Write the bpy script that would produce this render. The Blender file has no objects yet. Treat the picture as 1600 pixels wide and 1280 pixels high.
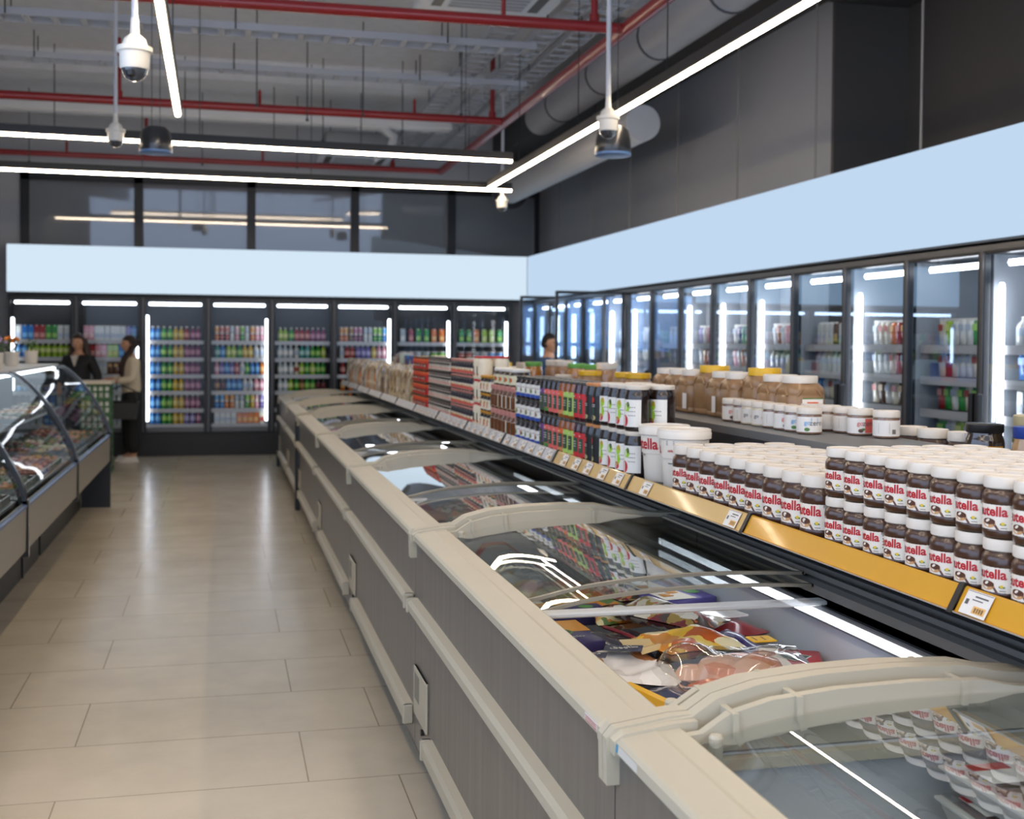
import bpy, math, random
from mathutils import Vector, Matrix
scene = bpy.context.scene
COL = scene.collection
R = random.Random(7)
pi = math.pi
sin, cos = math.sin, math.cos

# ---------------------------------------------------------------- camera
cam_data = bpy.data.cameras.new('camera')
cam = bpy.data.objects.new('camera', cam_data)
COL.objects.link(cam)
F_PX, YAW, PITCH, ROLL, SHIFT = 1865.4, math.radians(13.626), math.radians(-1.388), math.radians(0.457), -60.0
fw = Vector((sin(YAW)*cos(PITCH), cos(YAW)*cos(PITCH), sin(PITCH)))
r0 = Vector((cos(YAW), -sin(YAW), 0)); u0 = r0.cross(fw)
rx = r0*cos(ROLL)+u0*sin(ROLL); ux = u0*cos(ROLL)-r0*sin(ROLL)
mw = Matrix((rx, ux, -fw)).transposed().to_4x4()
mw.translation = (0, 0, 1.6)
cam.matrix_world = mw
cam_data.lens = 35.0
cam_data.sensor_fit = 'HORIZONTAL'
cam_data.sensor_width = 35.0*1600/F_PX
cam_data.shift_y = SHIFT/1600
cam_data.clip_start = 0.05
cam_data.clip_end = 100
cam_data.dof.use_dof = True
cam_data.dof.focus_distance = 3.1
cam_data.dof.aperture_fstop = 3.6
scene.camera = cam

# ---------------------------------------------------------------- exposure, sky
scene.view_settings.view_transform = 'Standard'
scene.view_settings.look = 'None'
scene.view_settings.gamma = 1.0
scene.view_settings.use_curve_mapping = False
scene.view_settings.exposure = 0.12
world = bpy.data.worlds.new('world'); scene.world = world
world.use_nodes = True
world.node_tree.nodes['Background'].inputs[0].default_value = (0.50, 0.64, 0.90, 1)
world.node_tree.nodes['Background'].inputs[1].default_value = 3.0
STRIP_POWER = 36.0
try:
    scene.cycles.max_bounces = 10
    scene.cycles.diffuse_bounces = 4
    scene.cycles.glossy_bounces = 5
    scene.cycles.transparent_max_bounces = 24
    scene.cycles.transmission_bounces = 6
    scene.cycles.sample_clamp_indirect = 6.0
    scene.cycles.caustics_reflective = False
    scene.cycles.caustics_refractive = False
except Exception:
    pass

# ---------------------------------------------------------------- materials
def lin(h):
    if isinstance(h, str):
        h = h.lstrip('#')
        c = [int(h[i:i+2], 16)/255 for i in (0, 2, 4)]
        return tuple(x/12.92 if x <= 0.04045 else ((x+0.055)/1.055)**2.4 for x in c)
    return h
MATS = {}
def pm(h, rough=0.5, metal=0.0, coat=0.0, name=None, spec=0.5, var=0.0, alpha=1.0):
    key = (h, rough, metal, coat, spec, var, alpha)
    if key in MATS: return MATS[key]
    m = bpy.data.materials.new(name or 'paint_'+str(h).lstrip('#'))
    m.use_nodes = True
    b = m.node_tree.nodes['Principled BSDF']
    b.inputs['Base Color'].default_value = (*lin(h), 1)
    b.inputs['Roughness'].default_value = rough
    b.inputs['Metallic'].default_value = metal
    b.inputs['Coat Weight'].default_value = coat
    b.inputs['Coat Roughness'].default_value = 0.06
    b.inputs['Specular IOR Level'].default_value = spec
    if alpha < 1: b.inputs['Alpha'].default_value = alpha
    if var:
        nt = m.node_tree
        tc = nt.nodes.new('ShaderNodeTexCoord'); no = nt.nodes.new('ShaderNodeTexNoise')
        no.inputs['Scale'].default_value = 9; no.inputs['Detail'].default_value = 5
        nt.links.new(tc.outputs['Object'], no.inputs['Vector'])
        rm = nt.nodes.new('ShaderNodeMapRange'); rm.inputs[3].default_value = 1-var; rm.inputs[4].default_value = 1+var
        nt.links.new(no.outputs[0], rm.inputs[0])
        hs = nt.nodes.new('ShaderNodeHueSaturation'); hs.inputs['Color'].default_value = (*lin(h), 1)
        nt.links.new(rm.outputs[0], hs.inputs['Value']); nt.links.new(hs.outputs[0], b.inputs['Base Color'])
    MATS[key] = m
    return m
def emis(h, s, name):
    key = ('e', h, s)
    if key in MATS: return MATS[key]
    m = bpy.data.materials.new(name); m.use_nodes = True
    nt = m.node_tree; nt.nodes.remove(nt.nodes['Principled BSDF'])
    e = nt.nodes.new('ShaderNodeEmission'); e.inputs[0].default_value = (*lin(h), 1); e.inputs[1].default_value = s
    nt.links.new(e.outputs[0], nt.nodes['Material Output'].inputs[0])
    MATS[key] = m
    return m
def thin_glass(name, tint=(0.93, 0.96, 0.95), boost=0.0, rough=0.0, gain=1.7, coatc=(1, 1, 1)):
    m = bpy.data.materials.new(name); m.use_nodes = True
    nt = m.node_tree; nt.nodes.remove(nt.nodes['Principled BSDF'])
    tr = nt.nodes.new('ShaderNodeBsdfTransparent'); tr.inputs[0].default_value = (*tint, 1)
    gl = nt.nodes.new('ShaderNodeBsdfGlossy'); gl.inputs['Roughness'].default_value = rough; gl.inputs['Color'].default_value = (*coatc, 1)
    geo = nt.nodes.new('ShaderNodeNewGeometry')
    ior = nt.nodes.new('ShaderNodeMapRange'); ior.inputs[3].default_value = 1.52; ior.inputs[4].default_value = 1/1.52
    nt.links.new(geo.outputs['Backfacing'], ior.inputs[0])
    fr = nt.nodes.new('ShaderNodeFresnel'); nt.links.new(ior.outputs[0], fr.inputs['IOR'])
    ad = nt.nodes.new('ShaderNodeMath'); ad.operation = 'MULTIPLY_ADD'; ad.use_clamp = True
    ad.inputs[1].default_value = gain; ad.inputs[2].default_value = boost
    nt.links.new(fr.outputs[0], ad.inputs[0])
    mx = nt.nodes.new('ShaderNodeMixShader')
    nt.links.new(ad.outputs[0], mx.inputs[0]); nt.links.new(tr.outputs[0], mx.inputs[1]); nt.links.new(gl.outputs[0], mx.inputs[2])
    nt.links.new(mx.outputs[0], nt.nodes['Material Output'].inputs[0])
    return m
def print_mat(name, cols, scale=18, coat=0.6, rough=0.3, squash=(1, 1, 1)):
    """printed plastic film: patches of the pack's own colours"""
    m = bpy.data.materials.new(name); m.use_nodes = True
    nt = m.node_tree; b = nt.nodes['Principled BSDF']
    tc = nt.nodes.new('ShaderNodeTexCoord'); mp = nt.nodes.new('ShaderNodeMapping')
    mp.inputs['Scale'].default_value = squash
    nt.links.new(tc.outputs['Object'], mp.inputs[0])
    no = nt.nodes.new('ShaderNodeTexNoise'); no.inputs['Scale'].default_value = scale*0.8; no.inputs['Detail'].default_value = 3
    nt.links.new(mp.outputs[0], no.inputs['Vector'])
    mxv = nt.nodes.new('ShaderNodeMix'); mxv.data_type = 'VECTOR'; mxv.inputs[0].default_value = 0.06
    nt.links.new(mp.outputs[0], mxv.inputs[4]); nt.links.new(no.outputs['Color'], mxv.inputs[5])
    vo = nt.nodes.new('ShaderNodeTexVoronoi'); vo.inputs['Scale'].default_value = scale
    nt.links.new(mxv.outputs[1], vo.inputs['Vector'])
    ra = nt.nodes.new('ShaderNodeValToRGB'); ra.color_ramp.interpolation = 'CONSTANT'
    sp = nt.nodes.new('ShaderNodeSeparateColor'); nt.links.new(vo.outputs['Color'], sp.inputs[0]); nt.links.new(sp.outputs[0], ra.inputs[0])
    el = ra.color_ramp.elements
    while len(el) < len(cols): el.new(0.5)
    for i, c in enumerate(cols):
        el[i].position = i/len(cols); el[i].color = (*lin(c), 1)
    nt.links.new(ra.outputs[0], b.inputs['Base Color'])
    b.inputs['Roughness'].default_value = rough; b.inputs['Coat Weight'].default_value = coat; b.inputs['Coat Roughness'].default_value = 0.05
    return m
GLASS = thin_glass('door_glass', (0.90, 0.93, 0.95), 0.0, 0.0, 0.35)
SIDEGLASS = thin_glass('coated_door_glass', (0.88, 0.92, 0.94), 0.17, 0.0, 1.4, (0.58, 0.78, 1.0))
LIDGLASS = thin_glass('lid_glass', (0.84, 0.89, 0.89), 0.015)
DELIGLASS = thin_glass('counter_glass', (0.84, 0.89, 0.88), 0.0, 0.0, 0.55)
FILM = thin_glass('clear_film', (0.96, 0.96, 0.95), 0.03, 0.06)
BLACK = pm('#17181a', 0.4); DARK = pm('#232528', 0.45); MID = pm('#55585c', 0.5); WHITE = pm('#dedbd4', 0.45)
GREYM = pm('#8d9093', 0.35, 0.6); BEIGE = pm('#b8b19d', 0.38, var=0.03, name='beige_plastic'); RUB = pm('#0d0d0e', 0.6)
LED = emis('#eef4ff', 6.5, 'cool_led')
LEDSIDE = emis('#f4f7ff', 15.0, 'side_cooler_led')
LEDCOOL = emis('#f2f6ff', 6.5, 'cooler_led')

# ---------------------------------------------------------------- mesh builder
TEXTS = {}
def text_mesh(s, bold=0.0):
    k = (s, bold)
    if k not in TEXTS:
        c = bpy.data.curves.new('lettering', 'FONT'); c.body = s; c.align_x = 'CENTER'; c.align_y = 'CENTER'
        c.resolution_u = 3; c.offset = bold; c.space_character = 1.0
        o = bpy.data.objects.new('lettering', c)
        me = bpy.data.meshes.new_from_object(o)
        vs = [tuple(v.co) for v in me.vertices]; fs = [tuple(p.vertices) for p in me.polygons]
        if vs:
            xs = [v[0] for v in vs]; ys = [v[1] for v in vs]
            cx, cy = (min(xs)+max(xs))/2, (min(ys)+max(ys))/2
            w, h = max(xs)-min(xs), max(ys)-min(ys)
            vs = [(v[0]-cx, v[1]-cy) for v in vs]
        else: w = h = 1
        bpy.data.objects.remove(o); bpy.data.curves.remove(c); bpy.data.meshes.remove(me)
        TEXTS[k] = (vs, fs, w, h)
    return TEXTS[k]
class M:
    def __init__(s): s.v = []; s.f = []; s.m = []
    def add(s, vs, fs, m=0):
        o = len(s.v); s.v += [tuple(v) for v in vs]
        for f in fs: s.f.append(tuple(i+o for i in f)); s.m.append(m)
        return s
    def poly(s, pts, m=0): return s.add(pts, [tuple(range(len(pts)))], m)
    def box(s, a, b, m=0):
        x0, y0, z0 = a; x1, y1, z1 = b
        return s.add([(x0,y0,z0),(x1,y0,z0),(x1,y1,z0),(x0,y1,z0),(x0,y0,z1),(x1,y0,z1),(x1,y1,z1),(x0,y1,z1)],
                     [(0,3,2,1),(4,5,6,7),(0,1,5,4),(1,2,6,5),(2,3,7,6),(3,0,4,7)], m)
    def rbox(s, a, b, c=0.004, m=0):
        """box with chamfered edges"""
        x0, y0, z0 = a; x1, y1, z1 = b
        c = min(c, (x1-x0)/2.01, (y1-y0)/2.01, (z1-z0)/2.01)
        v = []; 
        for (z, i) in ((z0, c), (z0+c, 0), (z1-c, 0), (z1, c)):
            k = c
            v += [(x0+i+ (k if i == 0 else k), y0+i, z), (x1-i-k, y0+i, z), (x1-i, y0+i+k, z), (x1-i, y1-i-k, z), (x1-i-k, y1-i, z), (x0+i+k, y1-i, z), (x0+i, y1-i-k, z), (x0+i, y0+i+k, z)]
        f = [tuple(range(7, -1, -1)), tuple(range(24, 32))]
        for r in range(3):
            for j in range(8):
                f.append((r*8+j, r*8+(j+1) % 8, r*8+8+(j+1) % 8, r*8+8+j))
        return s.add(v, f, m)
    def prism(s, pts, axis, a, b, m=0):
        """polygon pts (two coordinates, the remaining axes in order) swept along axis from a to b"""
        def P(p, t):
            return (t, p[0], p[1]) if axis == 'x' else (p[0], t, p[1]) if axis == 'y' else (p[0], p[1], t)
        n = len(pts)
        v = [P(p, a) for p in pts]+[P(p, b) for p in pts]
        f = [tuple(range(n-1, -1, -1)), tuple(range(n, 2*n))]+[(i, (i+1) % n, n+(i+1) % n, n+i) for i in range(n)]
        return s.add(v, f, m)
    def lathe(s, prof, seg=20, c=(0, 0, 0), m=0, sx=1.0, sy=1.0, power=None):
        """prof: (r, z) or (r, z, material); material is that of the band up to this point"""
        n = len(prof); v = []; o = len(s.v)
        for p in prof:
            for k in range(seg):
                a = 2*pi*k/seg; ca, sa = cos(a), sin(a)
                if power:
                    q = (abs(ca)**power+abs(sa)**power)**(-1/power); ca, sa = ca*q, sa*q
                v.append((c[0]+p[0]*ca*sx, c[1]+p[0]*sa*sy, c[2]+p[1]))
        s.v += v
        for i in range(n-1):
            mm = prof[i+1][2] if len(prof[i+1]) > 2 else m
            for k in range(seg):
                s.f.append((o+i*seg+k, o+i*seg+(k+1) % seg, o+(i+1)*seg+(k+1) % seg, o+(i+1)*seg+k)); s.m.append(mm)
        if prof[0][0] > 1e-5: s.f.append(tuple(o+k for k in range(seg-1, -1, -1))); s.m.append(prof[1][2] if len(prof[1]) > 2 else m)
        if prof[-1][0] > 1e-5: s.f.append(tuple(o+(n-1)*seg+k for k in range(seg))); s.m.append(prof[-1][2] if len(prof[-1]) > 2 else m)
        return s
    def tube(s, path, r, seg=10, m=0, cap=True):
        path = [Vector(p) for p in path]; n = len(path); v = []; o = len(s.v)
        rr = r if isinstance(r, (list, tuple)) else [r]*n
        t = (path[1]-path[0]).normalized(); ref = Vector((0, 0, 1)) if abs(t.z) < 0.9 else Vector((1, 0, 0))
        nn = t.cross(ref).normalized()
        for i, p in enumerate(path):
            t = ((path[min(i+1, n-1)]-path[max(i-1, 0)])).normalized()
            nn = (nn-t*nn.dot(t)).normalized(); bb = t.cross(nn)
            for k in range(seg):
                a = 2*pi*k/seg; v.append(p+nn*(cos(a)*rr[i])+bb*(sin(a)*rr[i]))
        s.v += [tuple(q) for q in v]
        for i in range(n-1):
            for k in range(seg):
                s.f.append((o+i*seg+k, o+i*seg+(k+1) % seg, o+(i+1)*seg+(k+1) % seg, o+(i+1)*seg+k)); s.m.append(m)
        if cap:
            s.f.append(tuple(o+k for k in range(seg-1, -1, -1))); s.m.append(m)
            s.f.append(tuple(o+(n-1)*seg+k for k in range(seg))); s.m.append(m)
        return s
    def grid(s, fn, nu, nv, m=0):
        v = [fn(i/nu, j/nv) for j in range(nv+1) for i in range(nu+1)]
        return s.add(v, [(j*(nu+1)+i, j*(nu+1)+i+1, (j+1)*(nu+1)+i+1, (j+1)*(nu+1)+i) for j in range(nv) for i in range(nu)], m)
    def text(s, t, h, fn, m=0, bold=0.0, maxw=None):
        """lettering of cap box height h mapped by fn(u, v)"""
        vs, fs, w, hh = text_mesh(t, bold)
        k = h/hh
        kx = k if not maxw else maxw/w
        return s.add([fn(x*kx, y*k) for x, y in vs], fs, m)
    def build(s, name, mats, parent=None, smooth=False, loc=None, angle=40):
        me = bpy.data.meshes.new(name)
        me.from_pydata(s.v, [], s.f)
        for q in (mats if isinstance(mats, (list, tuple)) else [mats]): me.materials.append(q)
        me.polygons.foreach_set('material_index', s.m)
        if smooth:
            me.polygons.foreach_set('use_smooth', [True]*len(me.polygons))
            me.set_sharp_from_angle(angle=math.radians(angle))
        me.update()
        o = bpy.data.objects.new(name, me); COL.objects.link(o)
        if parent: o.parent = parent
        if loc: o.location = loc
        return o
def tag(o, label, cat, group=None):
    o['label'] = label; o['category'] = cat
    if group: o['group'] = group
    return o
def thing(name, label, cat, loc=(0, 0, 0), rz=0.0, group=None):
    o = bpy.data.objects.new(name, None); COL.objects.link(o); o.empty_display_size = 0.05
    o.location = loc; o.rotation_euler = (0, 0, rz)
    return tag(o, label, cat, group)
def dup(o, loc, rz=None, label=None, group=None, scale=None):
    r = o.copy(); COL.objects.link(r); r.location = loc
    if rz is not None: r.rotation_euler = (r.rotation_euler[0], r.rotation_euler[1], rz)
    if scale: r.scale = scale
    if label: r['label'] = label
    if group: r['group'] = group
    for ch in list(o.children):
        c = ch.copy(); COL.objects.link(c); c.parent = r
        for g in list(ch.children):
            d = g.copy(); COL.objects.link(d); d.parent = c
    return r
def struct(o):
    o['kind'] = 'structure'; return o
_ON = 'first second third fourth fifth sixth seventh eighth ninth tenth eleventh twelfth thirteenth fourteenth fifteenth sixteenth seventeenth eighteenth nineteenth'.split()
ORD = list(_ON)
for _t, _h in (('twenty', 'twentieth'), ('thirty', 'thirtieth'), ('forty', 'fortieth'), ('fifty', 'fiftieth')): ORD += [_h]+['%s-%s' % (_t, q) for q in _ON[:9]]
# ---------------------------------------------------------------- room shell
YB, XR = 17.0, 4.342          # planes of the cooler fronts
def floor_mat():
    m = bpy.data.materials.new('floor_tiles'); m.use_nodes = True
    nt = m.node_tree; b = nt.nodes['Principled BSDF']
    tc = nt.nodes.new('ShaderNodeTexCoord'); mp = nt.nodes.new('ShaderNodeMapping')
    mp.inputs['Location'].default_value = (0.56+1.195*10, -4.343+0.57*20, 0)
    nt.links.new(tc.outputs['Object'], mp.inputs[0])
    br = nt.nodes.new('ShaderNodeTexBrick'); br.offset = 0.275; br.offset_frequency = 2; br.squash = 1
    br.inputs['Scale'].default_value = 1; br.inputs['Brick Width'].default_value = 1.195; br.inputs['Row Height'].default_value = 0.57
    br.inputs['Mortar Size'].default_value = 0.0028; br.inputs['Mortar Smooth'].default_value = 0.3
    br.inputs['Color1'].default_value = (*lin('#c2b8a4'), 1); br.inputs['Color2'].default_value = (*lin('#c8beab'), 1); br.inputs['Mortar'].default_value = (*lin('#8b806c'), 1)
    nt.links.new(mp.outputs[0], br.inputs[0])
    no = nt.nodes.new('ShaderNodeTexNoise'); no.inputs['Scale'].default_value = 2.2; no.inputs['Detail'].default_value = 8; no.inputs['Roughness'].default_value = 0.65
    nt.links.new(tc.outputs['Object'], no.inputs['Vector'])
    mr = nt.nodes.new('ShaderNodeMapRange'); mr.inputs[1].default_value = 0.3; mr.inputs[2].default_value = 0.7; mr.inputs[3].default_value = 0.90; mr.inputs[4].default_value = 1.05
    nt.links.new(no.outputs[0], mr.inputs[0])
    hs = nt.nodes.new('ShaderNodeHueSaturation'); nt.links.new(br.outputs[0], hs.inputs['Color']); nt.links.new(mr.outputs[0], hs.inputs['Value'])
    nt.links.new(hs.outputs[0], b.inputs['Base Color'])
    rr = nt.nodes.new('ShaderNodeMapRange'); rr.inputs[3].default_value = 0.17; rr.inputs[4].default_value = 0.29
    nt.links.new(no.outputs[0], rr.inputs[0]); nt.links.new(rr.outputs[0], b.inputs['Roughness'])
    b.inputs['Specular IOR Level'].default_value = 0.75
    return m
struct(M().box((-3.1, -6, -0.1), (6.2, 17.6, 0)).build('floor', floor_mat()))
CEILM = pm('#e4e6e9', 0.8, var=0.10, name='ceiling_concrete')
WALLM = pm('#96999f', 0.75, var=0.03, name='wall_paint')
ceil = M().box((-3.1, -6, 4.65), (6.2, 17.6, 4.8))
for y in (2.0, 6.4, 9.6, 13.4): ceil.box((-3.1, y, 4.42), (6.2, y+0.28, 4.65))
struct(ceil.build('ceiling', CEILM))
# back wall: solid below and above, openings with dark glazing between the mullions
MX = [-2.62, -1.14, 0.39, 1.86, 3.28, 4.60]
bw = M().box((-3.1, 17.42, 0), (6.2, 17.6, 2.75)).box((-3.1, 17.42, 3.88), (6.2, 17.6, 4.65))
bw.box((-3.1, 17.42, 2.75), (MX[0]-0.06, 17.6, 3.88)).box((MX[-1]+0.06, 17.42, 2.75), (6.2, 17.6, 3.88))
struct(bw.build('wall_back', pm('#b9bcc2', 0.75, var=0.03, name='back_wall_paint')))
struct(M().box((-3.15, 6.0, 0), (-2.95, 17.6, 4.65)).box((-3.15, -6, 3.7), (-2.95, 6.0, 4.65)).build('wall_left', pm('#8d919b', 0.7, var=0.03)))  # unseen near stretch left open to let sky light onto the ceiling
struct(M().box((4.62, 8.53, 0), (5.4, 17.6, 4.65)).build('wall_right', WALLM))
DARKW = pm('#454342', 0.75, var=0.03, name='dark_wall_tone')  # darker tone given to the step face and the set-back wall
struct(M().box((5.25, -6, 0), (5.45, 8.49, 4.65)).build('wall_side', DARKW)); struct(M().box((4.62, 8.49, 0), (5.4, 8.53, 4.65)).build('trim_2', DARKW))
struct(M().box((4.30, -6, 4.26), (6.2, 8.49, 4.38)).box((3.9, 8.5, 4.30), (4.62, 17.42, 4.65)).build('trim_1', pm('#4a4a4b', 0.8)))
PANE = pm('#7d838a', 0.03, 0.0, spec=0.9, name='dark_glazing')
FRAME = pm('#15181d', 0.4)
for i in range(5):
    x0, x1 = MX[i], MX[i+1]
    w = struct(M().box((x0-0.06, 17.38, 2.78), (x0+0.06, 17.5, 3.86)).box((x0-0.06, 17.38, 3.76), (x1+0.06, 17.5, 3.86)).box((x0, 17.38, 2.7), (x1, 17.5, 2.8)).box((x1-0.055, 17.385, 2.78), (x1+0.055, 17.495, 3.86)).build('window_%d' % (i+1), FRAME))
    p = M().poly([(x0+0.05, 17.475, 2.8), (x1-0.05, 17.475, 2.8), (x1-0.05, 17.425, 3.78), (x0+0.05, 17.425, 3.78)]).poly([(x0+0.05, 17.50, 2.8), (x0+0.05, 17.49, 3.78), (x1-0.05, 17.49, 3.78), (x1-0.05, 17.50, 2.8)])
    p.build('pane', PANE, w)

# ---------------------------------------------------------------- back row of glass-door coolers
BX = [-2.79+0.8625*i for i in range(9)]
CB = pm('#1d1f22', 0.5); MULL = pm('#5d5c5c', 0.35, 0.5, name='mullion_metal'); LIP = pm('#c9cbd0', 0.4)
SHELFM = pm('#3a3d41', 0.5); BACKP = pm('#202327', 0.6)
BZ = [1.585, 1.347, 1.114, 0.885, 0.64, 0.43]
BK = thing('display_cooler', 'glass-door drinks cooler against the back wall, first from the counter side', 'cooler', (0, 17.0, 0), 0, 'back wall coolers')
W = 0.8625
def bay_parts(root, W, D, shelves, sd, zt=2.19, zb=0.36, back=BACKP, inner=None):
    c = M().box((0, 0.06, 0.12), (0.02, D, zt)).box((W-0.02, 0.06, 0.12), (W, D, zt)).box((0, 0.06, zt-0.05), (W, D, zt)).box((0, 0.04, 0.28), (W, D, zb)).box((0, 0.02, 0.0), (W, 0.1, 0.28))
    c.build('cabinet', CB, root)
    if inner: M().box((0.02, 0.07, zb), (0.024, D, zt-0.05)).box((W-0.024, 0.07, zb), (W-0.02, D, zt-0.05)).build('liner', inner, root)
    M().box((0.02, D-0.03, zb), (W-0.02, D-0.01, zt-0.05)).build('back_panel', back, root)
    for z in shelves:
        M().box((0.02, sd, z-0.018), (W-0.02, D-0.03, z), 0).box((0.03, sd-0.012, z-0.05), (W-0.03, sd, z+0.004), 1).build('shelf', [SHELFM, LIP], root)
def door_parts(root, W, zt=2.17, zb=0.33, hx=None, gl=None):
    w = 0.05 if W > 0.82 else 0.032
    d = M().rbox((0.004, 0.0, zb), (w, 0.05, zt), 0.006).rbox((W-w, 0.0, zb), (W-0.004, 0.05, zt), 0.006).rbox((w, 0.0, zt-w), (W-w, 0.05, zt), 0.005).rbox((w, 0.0, zb), (W-w, 0.05, zb+0.06), 0.005, 1)
    d = d.build('door', [FRAME, MULL], root)
    M().poly([(w, 0.02, zb+0.06), (W-w, 0.02, zb+0.06), (W-w, 0.02, zt-w), (w, 0.02, zt-w)]).build('glass', gl or GLASS, d)
    x = W-0.03 if hx is None else hx
    M().rbox((x-0.018, -0.045, 1.06), (x+0.018, 0.0, 1.32), 0.008).build('handle', BLACK, d)
    return d
bay_parts(BK, W, 0.40, BZ, 0.12)
door_parts(BK, W)
M().box((0.0, -0.004, 0.33), (0.016, 0.0, 2.17)).build('mullion', MULL, BK)
M().rbox((0.08, 0.085, 2.065), (W-0.08, 0.115, 2.105), 0.012).build('led_tube', LEDCOOL, BK)
coolers = [BK]
for i in range(1, 8):
    coolers.append(dup(BK, (BX[i], 17.0, 0), 0, 'glass-door drinks cooler against the back wall, %s from the counter side' % ORD[i]))
BK.location = (BX[0], 17.0, 0)
for i, side, z0, z1 in ((0, 0, 0.9, 1.88), (1, 1, 0.6, 1.5), (2, 0, 0.47, 1.93), (3, 1, 0.47, 1.9), (5, 1, 0.6, 1.92), (6, 1, 0.6, 1.9), (7, 1, 0.6, 1.9)):
    x = 0.062 if side == 0 else W-0.062
    M().rbox((x-0.02, 0.07, z0), (x+0.02, 0.10, z1), 0.012).build('led_tube', LEDCOOL, coolers[i])

# light-box fascias
LBF = emis('#d6e9f9', 0.91, 'backlit_panel'); LBR = emis('#c6def6', 0.88, 'backlit_side_panel')
t = thing('light_box', 'long backlit pale blue panel above the back wall coolers', 'illuminated sign', (0, 17, 2.21))
M().box((-2.80, 0.02, 0), (4.34, 0.28, 0.645)).build('housing', MID, t)
M().poly([(-2.79, 0.0, 0.012), (4.335, 0.0, 0.012), (4.335, 0.0, 0.642), (-2.79, 0.0, 0.642)]).build('lit_panel', LBF, t)
t = thing('light_box', 'long backlit pale blue panel above the side wall coolers', 'illuminated sign', (XR, 0, 2.21))
M().box((0.012, -1.2, 0), (0.27, 17.0, 0.645)).build('housing', MID, t)
M().poly([(0.0, 16.995, 0.012), (0.0, -1.2, 0.012), (0.0, -1.2, 0.642), (0.0, 16.995, 0.642)]).build('lit_panel', LBR, t)
rod = tag(M().tube([(0, 0, 0), (0, 0, 1.55)], 0.009, 6).lathe([(0.02, 0.0), (0.02, 0.03)], 8).build('hanging_rod', pm('#8d8a86', 0.5)), '', 'hanging rod', 'rods holding the side light box')
for k in range(7):
    lb = 'thin hanging rod above the side light box, %s from the room corner' % ORD[k]
    y = 15.75-1.45*k
    if k == 0: rod.location = (4.47, y, 2.855); rod['label'] = lb
    else: dup(rod, (4.47, y, 2.855), None, lb)

# side row of coolers: bays run along y, local x of a bay is world -y
SW = 0.80
RZ = [1.60, 1.397, 1.186, 0.96, 0.70]
SK = thing('upright_freezer', 'glass-door upright cooler on the side wall, first from the room corner', 'cooler', (XR, 16.6, 0), -pi/2, 'side wall coolers')
bay_parts(SK, SW, 0.62, RZ, 0.11, back=pm('#a9adb3', 0.6), inner=pm('#9aa0a8', 0.5))
M().rbox((0.10, 0.10, 2.07), (SW-0.10, 0.13, 2.105), 0.012).build('led_tube', LEDSIDE, SK)
M().box((0.0, -0.006, 0.33), (0.026, 0.0, 2.19)).box((0.026, -0.006, 2.155), (SW, 0.0, 2.19)).build('mullion', MULL, SK)
SN = 15
sides = [SK]
for k in range(1, SN):
    sides.append(dup(SK, (XR, 16.6-SW*k, 0), None, 'glass-door upright cooler on the side wall, %s from the room corner' % ORD[k]))
OPEN = {4: 1, 2: 1}
for k, s in enumerate(sides):
    d = door_parts(s, SW, hx=0.03 if k % 2 and k not in (3, 5) else None, gl=SIDEGLASS)
    if k in OPEN:   # the two doors standing open into the aisle, hinged at the near end
        d.rotation_euler[2] = pi/2
        d.location = (SW, -SW, 0)
    M().rbox((SW-0.046, 0.10, 0.7), (SW-0.022, 0.15, 1.97), 0.006).build('led_tube', LEDSIDE, s)  # tube tucked behind the near jamb, added to brighten the goods
    if k in (4, 5, 7, 8, 9, 11, 13):
        M().rbox((0.055, 0.075, 0.7), (0.095, 0.105, 1.97), 0.012).build('led_tube', LEDSIDE, s)
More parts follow.
